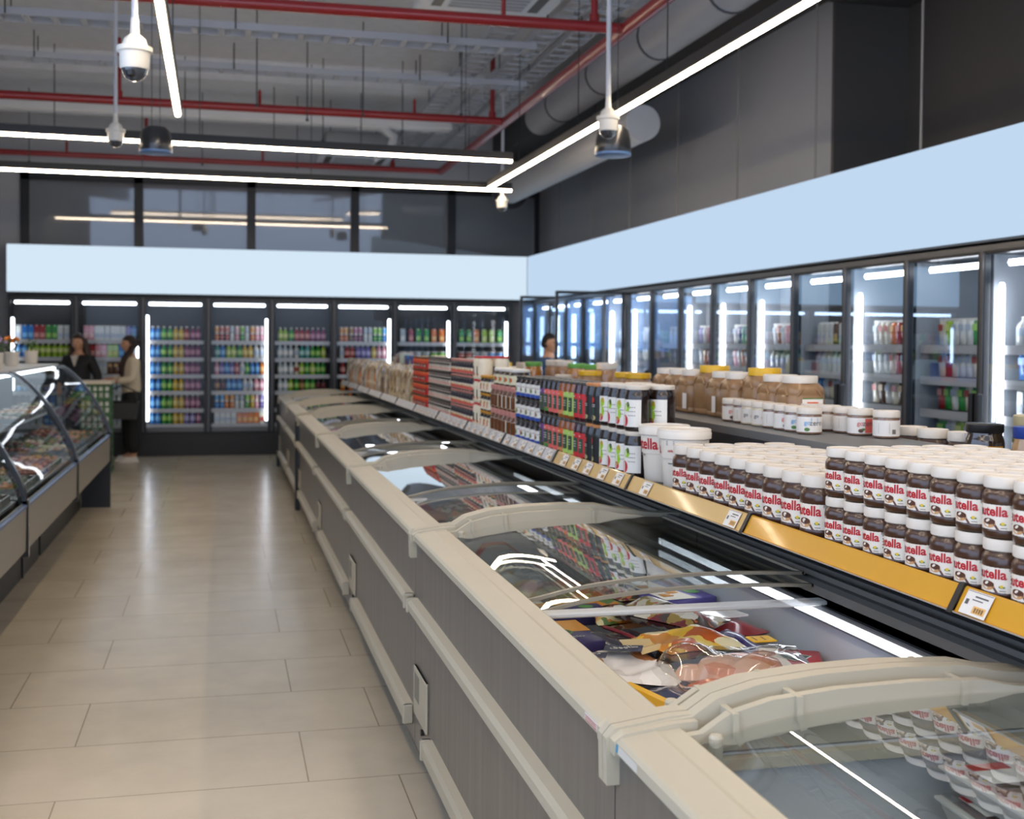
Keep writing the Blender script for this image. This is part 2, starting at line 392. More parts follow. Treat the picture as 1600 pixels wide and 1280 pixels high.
# ---------------------------------------------------------------- small goods in the coolers (one mesh each, shared)
PRO = {}
def good(kind, c1, c2):
    k = (kind, c1, c2)
    if k in PRO: return PRO[k]
    a = pm(c1, 0.22, coat=0.5); b = pm(c2, 0.3); w = pm('#e6e6e2', 0.35)
    m = M()
    if kind == 'drink_bottle':
        m.lathe([(0.028, 0.0), (0.033, 0.006, 0), (0.033, 0.045, 0), (0.0335, 0.046, 1), (0.0335, 0.105, 1), (0.033, 0.106, 0), (0.031, 0.125, 0), (0.013, 0.165, 0), (0.013, 0.172, 0), (0.0155, 0.173, 2), (0.0155, 0.19, 2), (0, 0.19, 2)], 14)
    elif kind == 'drink_can':
        m.lathe([(0.024, 0.0), (0.031, 0.008, 2), (0.031, 0.05, 0), (0.031, 0.062, 1), (0.031, 0.104, 0), (0.025, 0.114, 2), (0.025, 0.116, 2), (0.022, 0.112, 2), (0, 0.112, 2)], 14)
    elif kind == 'drink_carton':
        m.rbox((-0.035, -0.03, 0), (0.035, 0.03, 0.17), 0.004, 0).prism([(-0.03, 0.17), (0.03, 0.17), (0.002, 0.195), (-0.002, 0.195)], 'x', -0.035, 0.035, 0).box((-0.03, -0.0312, 0.03), (0.03, -0.0295, 0.09), 1).lathe([(0.011, 0), (0.011, 0.014), (0, 0.014)], 10, (0, -0.014, 0.18), 2)
    elif kind == 'yoghurt_tub':
        m.lathe([(0.036, 0.0), (0.043, 0.075, 0), (0.0432, 0.076, 1), (0.047, 0.077, 2), (0.047, 0.088, 2), (0, 0.088, 2)], 16).lathe([(0.0408, 0.025, 1), (0.0432, 0.06, 1)], 16)
    elif kind == 'cheese_pack':
        m.grid(lambda u, v: ((u-.5)*0.10, -0.018*sin(pi*u)**.6*sin(pi*v)**.6, 0.005+0.15*v), 6, 6, 0).grid(lambda u, v: ((u-.5)*0.10, 0.018*sin(pi*u)**.6*sin(pi*v)**.6, 0.005+0.15*v), 6, 6, 0)
        m.poly([(-0.035, -0.0195, 0.09), (0.035, -0.0195, 0.09), (0.035, -0.0195, 0.13), (-0.035, -0.0195, 0.13)], 1).box((-0.05, -0.003, 0.15), (0.05, 0.003, 0.165), 2)
    elif kind == 'milk_jug':
        m.lathe([(0.038, 0), (0.043, 0.008, 0), (0.043, 0.06, 0), (0.0435, 0.061, 1), (0.0435, 0.11, 1), (0.043, 0.111, 0), (0.038, 0.13, 0), (0.018, 0.155, 0), (0.018, 0.16, 2), (0.018, 0.178, 2), (0, 0.178, 2)], 16, power=4).tube([(0.038, 0, 0.135), (0.055, 0, 0.12), (0.052, 0, 0.07), (0.04, 0, 0.05)], 0.007, 6, 0)
    o = m.build(kind, [a, b, w], None, True)
    PRO[k] = o
    o['fresh'] = 1
    return o
def put(kind, c1, c2, loc, label, cat, group, rz=0.0, sc=None):
    p = good(kind, c1, c2)
    if 'fresh' in p.keys():
        del p['fresh']; o = p; o.location = loc; o.rotation_euler = (0, 0, rz)
        if sc: o.scale = sc
    else:
        o = p.copy(); COL.objects.link(o); o.location = loc; o.rotation_euler = (0, 0, rz); o.scale = sc or (1, 1, 1)
    tag(o, label, cat, group)
    return o
CN = {'b': ('#2b7fd6', '#7fc2f5', 'blue'), 'g': ('#2f9a3c', '#a9dd6a', 'green'), 'l': ('#a8cf3c', '#e7ef9a', 'lime'), 'y': ('#d8b22a', '#f0dc7a', 'yellow'), 'p': ('#8d3f6a', '#d99bb8', 'plum'),
      'r': ('#a3262c', '#e8a39a', 'red'), 'o': ('#e07a28', '#f4c07a', 'orange'), 'w': ('#cfdde4', '#ffffff', 'clear'), 'k': ('#2c2426', '#7c3038', 'dark'), 'n': ('#6d4a2c', '#c69a5a', 'brown'),
      'v': ('#6d5fb0', '#b9b0e6', 'violet'), 's': ('#dfe3e2', '#b9c9dd', 'white'), 'i': ('#e7a0b0', '#f7d5da', 'pink'), 't': ('#3fa7a0', '#b8e6e0', 'teal'), 'd': ('#e4ddc8', '#b64a3c', 'cream')}
KN = {'B': ('drink_bottle', 'drink bottle', 'bottle', 0.19), 'C': ('drink_can', 'drink can', 'can', 0.116), 'T': ('drink_carton', 'carton', 'carton', 0.195), 'Y': ('yoghurt_tub', 'tub', 'tub', 0.088), 'P': ('cheese_pack', 'pouch', 'pack', 0.165), 'J': ('milk_jug', 'jug', 'jug', 0.178)}
WD = {'P': .102, 'T': .07, 'J': .10, 'B': .068, 'C': .063, 'Y': .096}
BACK = [
  ['T:sbbrrggss', 'J:bblllllll', 'Y:ssssnnss', 'Y:bbssvvss', 'T:nnssbbss', 'T:ssssbbss'],
  ['T:iissssssvb', 'T:rriillbbs', 'P:bbssnniss', 'T:iibbssrr', 'T:ssbbssbb', 'T:ssiissss'],
  ['B:bbggyyrpp', 'B:bbggyyppp', 'B:bbggyyppp', 'B:bbggyyppp', 'B:bbggyyppp', 'B:bbggyyvvp'],
  ['C:orrsigsoii', 'B:tbllgyyss', 'B:ivbvrsgbbo', 'B:nkbbbssii', 'C:bboossgyiv', 'T:ssssooood'],
  ['B:llgrrrppp', 'B:wwwsttggl', 'B:wwwdlglgg', 'B:wwlgnggkk', 'B:lliigrrkk', 'B:ggiirrkk'],
  ['C:oonppssggb', 'B:srrvvvyii', 'B:rrkkgg', 'B:oonnll', 'B:ggttww', 'B:ggwwbb'],
  ['T:wrggoo', 'Y:iissgg', 'T:rrssoo', 'T:bbss', 'T:ssgg', 'T:ss'],
  ['T:ggollg', 'Y:rrssbb', 'T:ooss', 'T:ssll', 'T:gg', 'T:ss'],
]
for i, sh in enumerate(BACK):
    for j, row in enumerate(sh):
        if i > 5 and j > 2 or i == 5 and j > 3: continue
        kd, cs = row.split(':'); kind, noun, cat, h = KN[kd]
        n = len(cs); z = BZ[j]; twice = (i == 3 and j in (0, 4)) or (i == 5 and j == 0)
        avail = 0.20 if j else 0.33
        sc = min(1.15, (0.195 if kd != 'C' else 0.105)/h)
        if kd == 'Y': sc = min(1.5, 0.68/n/0.096)
        for q, c in enumerate(cs):
            x = BX[i]+0.09+(W-0.18)*(q+0.5)/n + R.uniform(-.004, .004)
            for lev in range(2 if twice else 1):
                c1, c2, cn = CN[c]
                if lev: c1, c2 = c2, c1
                put(kind, c1, c2, (x, 17.0+0.17+R.uniform(0, .01), z+0.001+lev*0.117*sc), '%s %s%s, %s on the %s shelf of the %s back wall cooler' % (cn, noun, ' stacked above' if lev else '', ORD[q], ORD[j], ORD[i]), cat, '%ss in the back wall coolers' % noun, 0, (min(sc, (W-.18)/n*.97/WD[kd]), sc, sc))
# side row: packs lean on the shelves of the visible bays
SIDE = {14: ['P:sssss', 'P:sbsss', 'Y:sss'], 13: ['J:ssssbs', 'P:bsdrss', 'T:sbssbs', 'T:sbssb'], 12: ['P:dlsssgsd', 'P:drsssdrs', 'P:rgsgdgrd', 'P:gslsss'], 11: ['P:sddorors', 'P:sssdrsso', 'P:dnsdnsd', 'P:ssdds'], 10: ['T:sssnsss', 'J:sssssss', 'P:bsdsvss', 'P:sssss'],
        9: ['P:srsirsss', 'J:ssssss', 'P:ssssts', 'P:sss'], 8: ['P:svtsbss', 'P:isosrss', 'P:sssss', 'P:sss'], 7: ['P:vsissrs', 'P:sorsss', 'P:ssss'], 6: ['T:ssssss', 'T:sssss', 'T:sss'], 5: ['P:sssgss', 'P:ssgsss', 'P:sss'], 4: ['P:sgbsss', 'P:ssisss', 'P:sss'], 3: ['P:sldoss', 'P:ssls'], 2: ['P:ssgss', 'P:sssd'], 1: ['T:ssro', 'P:sss']}
for k, sh in SIDE.items():
    y1 = 16.6-SW*k
    for j, row in enumerate(sh):
        kd, cs = row.split(':'); kind, noun, cat, h = KN[kd]; n = len(cs)
        for q, c in enumerate(cs):
            c1, c2, cn = CN[c]
            y = y1-0.12-(SW-0.22)*(q+0.5)/n
            sc = (0.172/h) if kd != 'Y' else min(1.6, (SW-.22)/n/.096)
            o = put(kind, c1, c2, (XR+0.18, y, RZ[j]+0.001), '%s %s, %s on the %s shelf of the %s side wall cooler' % (cn, noun, ORD[q], ORD[j], ORD[k]), cat, '%ss in the side wall coolers' % noun, -pi/2, (min(sc, (SW-.22)/n*.97/WD[kd]), sc, sc))
# ---------------------------------------------------------------- chest freezers with curved sliding lids
STEEL = bpy.data.materials.new('brushed_steel'); STEEL.use_nodes = True
_nt = STEEL.node_tree; _b = _nt.nodes['Principled BSDF']
_tc = _nt.nodes.new('ShaderNodeTexCoord'); _mp = _nt.nodes.new('ShaderNodeMapping'); _mp.inputs['Scale'].default_value = (20, 26, 0.7)
_nt.links.new(_tc.outputs['Object'], _mp.inputs[0])
_no = _nt.nodes.new('ShaderNodeTexNoise'); _no.inputs['Scale'].default_value = 1.2; _no.inputs['Detail'].default_value = 6
_nt.links.new(_mp.outputs[0], _no.inputs['Vector'])
_ra = _nt.nodes.new('ShaderNodeValToRGB'); _ra.color_ramp.elements[0].color = (*lin('#6e6b67'), 1); _ra.color_ramp.elements[1].color = (*lin('#908d88'), 1)
_nt.links.new(_no.outputs[0], _ra.inputs[0]); _nt.links.new(_ra.outputs[0], _b.inputs['Base Color'])
_b.inputs['Metallic'].default_value = 0.55; _b.inputs['Roughness'].default_value = 0.36
LINER = pm('#c3c6c7', 0.45, name='freezer_liner')
RIM = [(0.695, 0.862), (0.684, 0.868), (0.685, 0.886), (0.692, 0.893), (0.757, 0.903), (0.766, 0.902), (0.805, 0.905), (0.815, 0.898), (0.815, 0.85), (0.71, 0.85)]
ARCH = [(0.70, 0.896), (0.79, 0.910), (0.835, 0.914), (0.885, 0.945), (0.97, 0.966), (1.10, 0.978), (1.26, 0.982), (1.40, 0.977), (1.47, 0.962), (1.54, 0.955), (1.585, 0.945), (1.64, 0.94), (1.74, 0.938)]
def arch(x, pts=ARCH):
    for (a, za), (b, zb) in zip(pts, pts[1:]):
        if a <= x <= b: return za+(zb-za)*(x-a)/(b-a)
    return pts[0][1] if x < pts[0][0] else pts[-1][1]
LIDP = [(0.80, 0.862), (0.875, 0.880), (0.975, 0.900), (1.09, 0.912), (1.20, 0.919), (1.31, 0.922), (1.48, 0.920), (1.58, 0.916), (1.66, 0.912)]
def lidz(x): # smooth glass profile between the rims
    k = [arch(x+d, LIDP) for d in (-.05, -.025, 0, .025, .05)]
    return (k[0]+k[1]*2+k[2]*2+k[3]*2+k[4])/8
YS = [(-0.26, 2.06), (2.06, 4.38), (4.38, 6.70), (6.70, 9.02), (9.02, 11.34), (11.45, 13.40), (13.40, 15.35)]
FZ = ['nearest one, almost empty', 'second of the row, with cartons and bags', 'third of the row', 'fourth of the row', 'fifth of the row', 'sixth of the row, past the black strip', 'last of the row before the drinks coolers']
def end_frame(yb, sg):
    """moulded arch closing one end of a freezer; s runs inward from the joint"""
    m = M(); Y = lambda q: yb+sg*q
    def rail(s0, s1, top, bot, x0, x1):
        xs = [p[0] for p in ARCH if x0 <= p[0] <= x1]
        m.prism([(x, top(x)) for x in xs]+[(x, bot(x)) for x in reversed(xs)], 'y', min(Y(s0), Y(s1)), max(Y(s0), Y(s1)))
    rail(0.002, 0.034, lambda x: arch(x)+0.004, lambda x: max(arch(x)-0.05, 0.862), 0.70, 1.74)
    rail(0.066, 0.086, lambda x: arch(x)-0.010, lambda x: max(0.852, min(lidz(x)-0.004, arch(x)-0.03)), 0.79, 1.64)
    rail(0.034, 0.066, lambda x: arch(x)-0.048, lambda x: 0.862, 0.835, 1.64)
    xs = [p[0] for p in ARCH if 0.885 <= p[0] <= 1.585]
    for x in (0.895, 1.02, 1.36):
        m.prism([(x-0.006, arch(x)-0.055), (x+0.006, arch(x)-0.055), (x+0.006, arch(x)-0.010), (x-0.006, arch(x)-0.010)], 'y', min(Y(0.03), Y(0.094)), max(Y(0.03), Y(0.094)))
    # flat sill in front of the skirt and the corner cap over the rim
    m.box((0.815, min(Y(0.066), Y(0.094)), 0.835), (1.64, max(Y(0.066), Y(0.094)), 0.856))
    m.prism([(0.676, 0.80), (0.674, 0.886), (0.69, 0.904), (0.80, 0.919), (0.84, 0.92), (0.84, 0.87), (0.71, 0.845), (0.70, 0.80)], 'y', min(Y(0.002), Y(0.024)), max(Y(0.002), Y(0.024)))
    m.prism([(0.681, 0.862), (0.680, 0.888), (0.70, 0.901), (0.79, 0.913), (0.84, 0.915), (0.84, 0.87)], 'y', min(Y(0.02), Y(0.05)), max(Y(0.02), Y(0.05)))
    m.lathe([(0.013, 0.0), (0.013, 0.045), (0.010, 0.05), (0, 0.05)], 12, (0.85, Y(0.108), 0.858))
    return m
def freezer(k, L):
    t = thing('chest_freezer', 'grey chest freezer with curved sliding glass lids, '+FZ[k], 'freezer', (0, YS[k][0], 0), 0, 'row of chest freezers')
    b = M()
    b.box((0.70, 0.003, 0.10), (0.72, L-0.003, 0.862)).box((1.70, 0.003, 0.10), (1.74, L-0.003, 0.90)).box((0.72, 0.003, 0.10), (1.70, 0.03, 0.86)).box((0.72, L-0.03, 0.10), (1.70, L-0.003, 0.86))
    b.build('body', STEEL, t)
    M().box((0.745, 0.0, 0.0), (0.765, L, 0.10)).box((1.68, 0.0, 0.0), (1.70, L, 0.1)).build('kick_plate', BLACK, t)
    ln = M().box((0.79, 0.05, 0.28), (0.81, L-0.05, 0.86)).box((1.64, 0.05, 0.28), (1.66, L-0.05, 0.89)).box((0.81, 0.05, 0.28), (1.64, 0.07, 0.86)).box((0.81, L-0.07, 0.28), (1.64, L-0.05, 0.86)).box((0.79, 0.05, 0.26), (1.66, L-0.05, 0.28))
    ln.build('liner', LINER, t)
    rm = M().prism(RIM, 'y', 0.004, L-0.004)
    rm.build('rim', BEIGE, t)
    M().prism([(1.64, 0.86), (1.64, 0.915), (1.655, 0.925), (1.675, 0.925), (1.68, 0.938), (1.695, 0.938), (1.70, 0.925), (1.725, 0.925), (1.73, 0.94), (1.75, 0.94), (1.75, 0.86)], 'y', 0.004, L-0.004).build('rear_track', pm('#66645f', 0.4), t)
    for z0, z1, a, e in ((0.600, 0.655, 0.03, L-0.03), (0.165, 0.235, 0.03, L-0.36)):
        M().prism([(0.70, z0), (0.668, z0+0.006), (0.662, z0+0.014), (0.662, z1-0.016), (0.672, z1-0.004), (0.70, z1)], 'y', a+0.012, e-0.012).rbox((0.658, a, z0-0.003), (0.70, a+0.016, z1+0.003), 0.006).rbox((0.658, e-0.016, z0-0.003), (0.70, e, z1+0.003), 0.006).build('bumper', BEIGE, t)
    vp = M().rbox((0.690, L-0.30, 0.225), (0.70, L-0.02, 0.405), 0.004)
    for q in range(9): vp.box((0.6885, L-0.05-0.012*q-0.005, 0.29), (0.691, L-0.05-0.012*q, 0.385), 1)
    vp.build('vent_plate', [BEIGE, pm('#8d887c', .5)], t)
    M().lathe([(0.012, 0), (0.012, 0.012), (0, 0.012)], 10).build('drain_knob', BLACK, t, True).matrix_local = Matrix.Translation((0.70, L-0.20, 0.205)) @ Matrix.Rotation(-pi/2, 4, 'Y')
    M().rbox((1.612, 0.12, 0.828), (1.64, L-0.12, 0.872), 0.008, 0).box((1.608, 0.13, 0.840), (1.613, L-0.13, 0.862), 1).build('led_tube', [GREYM, LED], t)
    M().rbox((0.812, L*0.42-0.025, 0.872), (1.642, L*0.42+0.025, 0.886), 0.004).build('crossbar', pm('#cfd2d0', 0.3, alpha=0.75), t)
    # two curved lids, the farther one running under the nearer one
    near = (L*0.445, L-0.16, 0.0) if k == 1 else (0.092, L*0.49, 0.0)   # the second freezer stands half open
    for a, e, dz in (near, (L*0.47 if k == 1 else L*0.43, L-0.092, 0.024)):
        fr = M()
        for y0 in ((e-0.014,) if dz == 0.0 and k != 1 else (a,)):
            n = 24
            pts = [(0.815+0.825*i/n, lidz(0.815+0.825*i/n)+dz) for i in range(n+1)]
            for (p, q) in zip(pts, pts[1:]):
                fr.add([(p[0], y0, p[1]-0.005), (q[0], y0, q[1]-0.005), (q[0], y0+0.014, q[1]-0.005), (p[0], y0+0.014, p[1]-0.005), (p[0], y0, p[1]+0.004), (q[0], y0, q[1]+0.004), (q[0], y0+0.014, q[1]+0.004), (p[0], y0+0.014, p[1]+0.004)], [(0, 3, 2, 1), (4, 5, 6, 7), (0, 1, 5, 4), (2, 3, 7, 6)])
        fr.box((0.812, a, lidz(.815)-0.004+dz), (0.818, e, lidz(.815)+0.004+dz)).box((1.634, a, lidz(1.64)-.004+dz), (1.642, e, lidz(1.64)+.004+dz))
        f = fr.build('lid', pm('#8a8474', 0.35), t)
        M().grid(lambda u, v: (0.815+0.825*u, a+0.008+(e-a-0.016)*v, lidz(0.815+0.825*u)+dz), 28, 2).build('glass', LIDGLASS, f, True)
    for y0, sg in ((0.0, 1), (L, -1)): end_frame(y0, sg).build('end_frame', BEIGE, t, True, None, 25)
    return t
for k, (a, e) in enumerate(YS): freezer(k, e-a)
for y, lb in ((11.395, 'black upright strip in the freezer front, between the fifth and sixth freezers'), (15.40, 'black upright strip closing the end of the freezer row')):  # black strips at two dark bands in the freezer row
    tag(M().rbox((0.665, -0.045, 0), (0.71, 0.045, 0.84), 0.006).build('black_strip', BLACK, None, False, (0, y, 0)), lb, 'post', 'black strips of the freezer row')
# stickers on the near rim
st = M().poly([(0.6835, 2.20, 0.872), (0.6835, 2.11, 0.872), (0.6845, 2.11, 0.886), (0.6845, 2.20, 0.886)], 0)
for q in range(3): st.poly([(0.6832, 2.195, 0.8815-0.004*q), (0.6832, 2.125, 0.8815-0.004*q), (0.6832, 2.125, 0.8798-0.004*q), (0.6832, 2.195, 0.8798-0.004*q)], 1)
tag(st.build('sticker', [WHITE, pm('#b8402e', 0.5)]), 'small white sticker with red print on the freezer rim', 'sticker')
st = M().poly([(0.6835, 2.02, 0.870), (0.6835, 1.90, 0.870), (0.6845, 1.90, 0.885), (0.6845, 2.02, 0.885)], 0).poly([(0.6830, 2.02, 0.87), (0.6830, 2.00, 0.87), (0.684, 2.00, 0.885), (0.684, 2.02, 0.885)], 1)
tag(st.build('sticker', [pm('#cfcdc4', 0.4), pm('#3a8fb0', 0.4)]), 'pale sticker with a blue end on the nearest freezer rim', 'sticker')

# ---------------------------------------------------------------- frozen goods
def pillow(m, w, l, h, mat=0, seed=1, wr=0.006, n=12, z0=0.0):
    r = random.Random(seed); ph = [r.uniform(0, 6.28) for _ in range(8)]
    def f(sg):
        def g(u, v):
            x, y = (u-.5), (v-.5)
            e = max(0.0, (1-(2*abs(x))**4))**.6*max(0.0, (1-(2*abs(y))**4))**.6
            b = h*e*(0.55+0.45*sin(3.1*u*2+ph[0])*sin(2.7*v*2+ph[1])) + wr*e*(sin(17*u+9*v+ph[2])+sin(23*v-11*u+ph[3]))*0.6
            ex = 1+0.03*sin(9*v+ph[4]); ey = 1+0.03*sin(8*u+ph[5])
            return (x*w*ex, y*l*ey, z0+h*0.5+sg*(0.002+abs(b)*0.5)+0.006*sin(5*u+ph[6])*(1-e))
        return g
    m.grid(f(1), n, n, mat); m.grid(f(-1), n, n, mat)
    return m
PRINTS = {
 'purple': print_mat('film_purple', ['#3d3468', '#4a3d7c', '#e8962e', '#f1ead8', '#3d3468'], 9),
 'orange': print_mat('film_orange', ['#e28a22', '#f0b43e', '#b85a1c', '#f6dfa8', '#d8761e', '#5d7a2c'], 22),
 'meat': print_mat('film_meat', ['#b0583c', '#d98f6a', '#e9c3a2', '#8c3a2a', '#f1e6d4', '#6c7a3a'], 30),
 'mixed': print_mat('film_mixed', ['#7a2226', '#d9cdb8', '#a8883c', '#4c3a2e', '#c96a3a', '#ece4d4'], 34),
 'white': print_mat('film_white', ['#e9e6df', '#dcd8d2', '#c98a5a', '#eeeae4', '#d7d2cb'], 12),
 'yellow': print_mat('film_yellow', ['#f0c02c', '#f4d668', '#d88a1e', '#c65f22', '#f2e6b8'], 16),
 'chicken': print_mat('film_chicken', ['#d9a07c', '#e2b493', '#d48a60', '#eccdb2'], 10),
 'red': print_mat('film_red', ['#a01e22', '#8c1a20', '#c23a34', '#5a1a1e'], 10),
 'green': print_mat('film_green', ['#4f7a3a', '#87a85a', '#dfe3d2', '#335c34', '#d9d2b8'], 20),
 'blue': print_mat('film_blue', ['#3d6fa8', '#dfe6ec', '#7aa7d0', '#2d4c7c'], 14),
 'navy': print_mat('film_navy', ['#2b2f4c', '#252a44', '#333758'], 8),
}
GRN = pm('#5d9a4e', 0.4); PUR = pm('#3f3668', 0.35); ORA = pm('#e59a34', 0.35); REDC = pm('#b01f22', 0.35); CRM = pm('#efe3cf', 0.4); NAVY = pm('#23284a', 0.3); YEL = pm('#e8b41e', 0.35); DGR = pm('#1f4a34', 0.35)
def disc(m, cx, cy, z, rx_, ry_, mat, n=18): return m.poly([(cx+rx_*cos(2*pi*i/n), cy+ry_*sin(2*pi*i/n), z) for i in range(n)], mat)
def frozen(name, label, cat, mesh, mats, loc, rz=0, tilt=(0, 0), smooth=True):
    o = mesh.build(name, mats, None, smooth, loc, 50); o.rotation_euler = (tilt[0], tilt[1], rz)
    tag(o, label, cat, 'frozen goods in the second freezer'); return o
Zp = 0.665
F1 = (lambda o: (lambda u, v: (u, v, o)))
# the pieces that can be told apart under the second freezer's lids
m = M().rbox((-0.085, -0.13, 0), (0.085, 0.13, 0.05), 0.004, 0).poly([(-0.084, -0.01, 0.0507), (0.084, -0.01, 0.0507), (0.084, 0.129, 0.0507), (-0.084, 0.129, 0.0507)], 1)
disc(m, 0, -0.012, 0.0513, 0.024, 0.03, 2); disc(m, 0, -0.012, 0.0517, 0.019, 0.024, 4)
m.text('ﺝﺯﺎﻃ ﺝﺎﺟﺩ', 0.022, lambda u, v: (u, v-0.075, 0.0516), 3, 0.01)
frozen('food_carton', 'purple and orange carton with a round green emblem by the front rim', 'carton', m, [PUR, ORA, GRN, WHITE, DGR], (1.00, 3.44, Zp+0.015), 0.05)
m = M().rbox((-0.17, -0.075, 0), (0.17, 0.075, 0.05), 0.004, 0).poly([(-0.165, 0.02, 0.0507), (0.165, 0.02, 0.0507), (0.165, 0.07, 0.0507), (-0.165, 0.07, 0.0507)], 1)
disc(m, 0.11, -0.02, 0.0513, 0.026, 0.022, 2); m.text('ﺝﺯﺎﻃ ﺝﺎﺟﺩ', 0.016, lambda u, v: (u-0.03, v-0.02, 0.0516), 3, 0.01)
for q in range(4): disc(m, -0.13+0.05*q, -0.055, 0.0512, 0.02, 0.012, 1)
frozen('food_carton', 'long purple carton with orange pieces printed along it', 'carton', m, [PUR, ORA, GRN, WHITE], (1.06, 3.78, Zp+0.01), 0.08)
frozen('frozen_food_bag', 'dark plum bag with a red seam beside the purple carton', 'frozen bag', pillow(M(), 0.17, 0.34, 0.07, 0, 3).tube([(-0.05, -0.15, 0.066), (-0.03, 0, 0.072), (0.0, 0.15, 0.062)], 0.006, 6, 1), [pm('#3b3542', 0.25, coat=0.6), pm('#8c1f2e', 0.3)], (1.18, 3.30, Zp+0.01), 0.35)
m = pillow(M(), 0.26, 0.20, 0.08, 0, 5); 
frozen('frozen_food_bag', 'golden pasta bag with a crimped cream end in the middle', 'frozen bag', m.grid(lambda u, v: (-0.20+0.085*u, (v-.5)*0.13*(1.1-.5*u), 0.045+0.012*sin(9*v)), 4, 8, 1), [PRINTS['yellow'], pm('#d9c08a', 0.3, coat=.5)], (1.27, 3.10, Zp+0.06), 0.2)
m = pillow(M(), 0.30, 0.24, 0.09, 0, 8, 0.010, 14)
m.poly([(-0.04, 0.02, 0.098), (0.06, 0.0, 0.098), (0.08, 0.075, 0.096), (-0.02, 0.10, 0.092)], 1).text('ﻕﻭﻭﺎﻃ', 0.03, lambda u, v: (0.02+u*.98-v*.15, 0.045+v+u*.1, 0.0995), 2, 0.01)
m.poly([(-0.12, -0.02, 0.094), (-0.045, -0.05, 0.096), (-0.03, 0.0, 0.098), (-0.11, 0.03, 0.094)], 1).text('ﺝﺎﺟﺩ', 0.026, lambda u, v: (-0.075+u, -0.01+v-u*.25, 0.0992), 2, 0.01)
frozen('frozen_food_bag', 'pale grey chicken bag with navy name labels by the front rim', 'frozen bag', m, [PRINTS['white'], NAVY, WHITE], (1.02, 2.98, Zp+0.02), -0.15)
m = pillow(M(), 0.22, 0.25, 0.08, 0, 9, 0.008).box((-0.112, -0.10, 0.03), (-0.09, 0.10, 0.075), 1)
frozen('frozen_food_bag', 'navy bag with a yellow edge near the bridge', 'frozen bag', m, [PRINTS['navy'], YEL], (1.12, 2.78, Zp), 0.25)
m = pillow(M(), 0.24, 0.22, 0.06, 0, 10, 0.008)
frozen('frozen_food_bag', 'grey-white bag lying under the navy bag', 'frozen bag', m, [PRINTS['white']], (0.955, 2.76, Zp-0.02), 0.1)
m = M(); m.lathe([(0.03, 0), (0.085, 0.015), (0.105, 0.05), (0.085, 0.09), (0.03, 0.105), (0, 0.106)], 20, (0, 0, 0.0), 0, 1.25, 0.9).lathe([(0.02, 0), (0.045, 0.02), (0.05, 0.05), (0.03, 0.075), (0, 0.08)], 14, (-0.12, 0.03, 0.0), 0, 1.1, .9).lathe([(0.02, 0), (0.045, 0.02), (0.05, 0.05), (0.03, 0.075), (0, 0.08)], 14, (0.11, -0.05, 0.0), 0, 1.1, .9)
t = tag(m.build('whole_chicken', PRINTS['chicken'], None, True, (1.31, 2.86, Zp+0.02)), 'whole chicken in clear film with a yellow label and an orange band', 'frozen chicken', 'frozen goods in the second freezer')
pillow(M(), 0.40, 0.27, 0.15, 0, 21, 0.012, 16).build('film', FILM, t, True, (0, 0, -0.005))
M().rbox((0.04, 0.0, 0.135), (0.105, 0.055, 0.139), 0.001, 0).poly([(0.05, 0.01, 0.1394), (0.055, 0.01, 0.1394), (0.055, 0.045, 0.1394), (0.05, 0.045, 0.1394)], 1).poly([(0.075, 0.01, 0.1394), (0.08, 0.01, 0.1394), (0.08, 0.045, 0.1394), (0.075, 0.045, 0.1394)], 1).build('price_label', [YEL, pm('#8a5a1a', .4)], t)
pillow(M(), 0.34, 0.09, 0.06, 0, 24, 0.006).build('orange_band', pm('#d9703a', 0.25, coat=.6), t, True, (0, -0.10, 0.02))
m = M().rbox((-0.085, -0.12, 0), (0.085, 0.12, 0.045), 0.004, 0).poly([(-0.084, -0.118, 0.0457), (0.02, -0.118, 0.0457), (-0.01, 0.0, 0.0457), (-0.03, 0.118, 0.0457), (-0.084, 0.118, 0.0457)], 1)
sh = [(-0.045, 0.02), (0.0, 0.038), (0.05, 0.024), (0.03, -0.02), (0.0, -0.038), (-0.03, -0.018)]
m.poly([(x*1.0+0.01, y+0.03, 0.0463) for x, y in sh], 3).poly([(x*.88+0.01, y*.85+0.03, 0.0468) for x, y in sh], 2).text('ﺝﺯﺎﻃ', 0.02, lambda u, v: (0.01+u, 0.03+v, 0.0473), 3, .01)
frozen('food_carton', 'red and cream carton with a dark green shield emblem by the rear wall', 'carton', m, [REDC, CRM, DGR, WHITE], (1.505, 2.96, Zp+0.03), -0.42)
frozen('frozen_food_bag', 'deep purple bag corner sticking up behind the chicken', 'frozen bag', pillow(M(), 0.17, 0.22, 0.04, 0, 12, .006), [pm('#3a2f66', 0.3, coat=.5)], (1.44, 3.14, Zp+0.04), 0.6, (0.25, 0))
frozen('frozen_food_bag', 'red-brown bag with a painted white reflection beside the rear wall', 'frozen bag', pillow(M(), 0.25, 0.28, 0.08, 0, 13, .010).box((-.05, -.08, 0.078), (0.09, 0.02, 0.083), 1), [PRINTS['red'], pm('#efeae4', 0.1, coat=.8)], (1.47, 3.44, Zp+0.02), 0.2)  # pale plate on the bag stands in for a white reflection
m = M().rbox((-0.10, -0.15, 0), (0.10, 0.15, 0.05), 0.004, 0).poly([(-0.099, -0.149, 0.0507), (0.02, -0.149, 0.0507), (0.0, 0.149, 0.0507), (-0.099, 0.149, 0.0507)], 1)
for q, (a, b_) in enumerate(((-0.06, -0.08), (-0.03, 0.02), (-0.07, 0.07), (-0.02, -0.04))): m.rbox((a-.02, b_-.02, 0.051), (a+.02, b_+.02, 0.0525), .001, 3)
disc(m, 0.055, -0.05, 0.0514, 0.028, 0.03, 2)
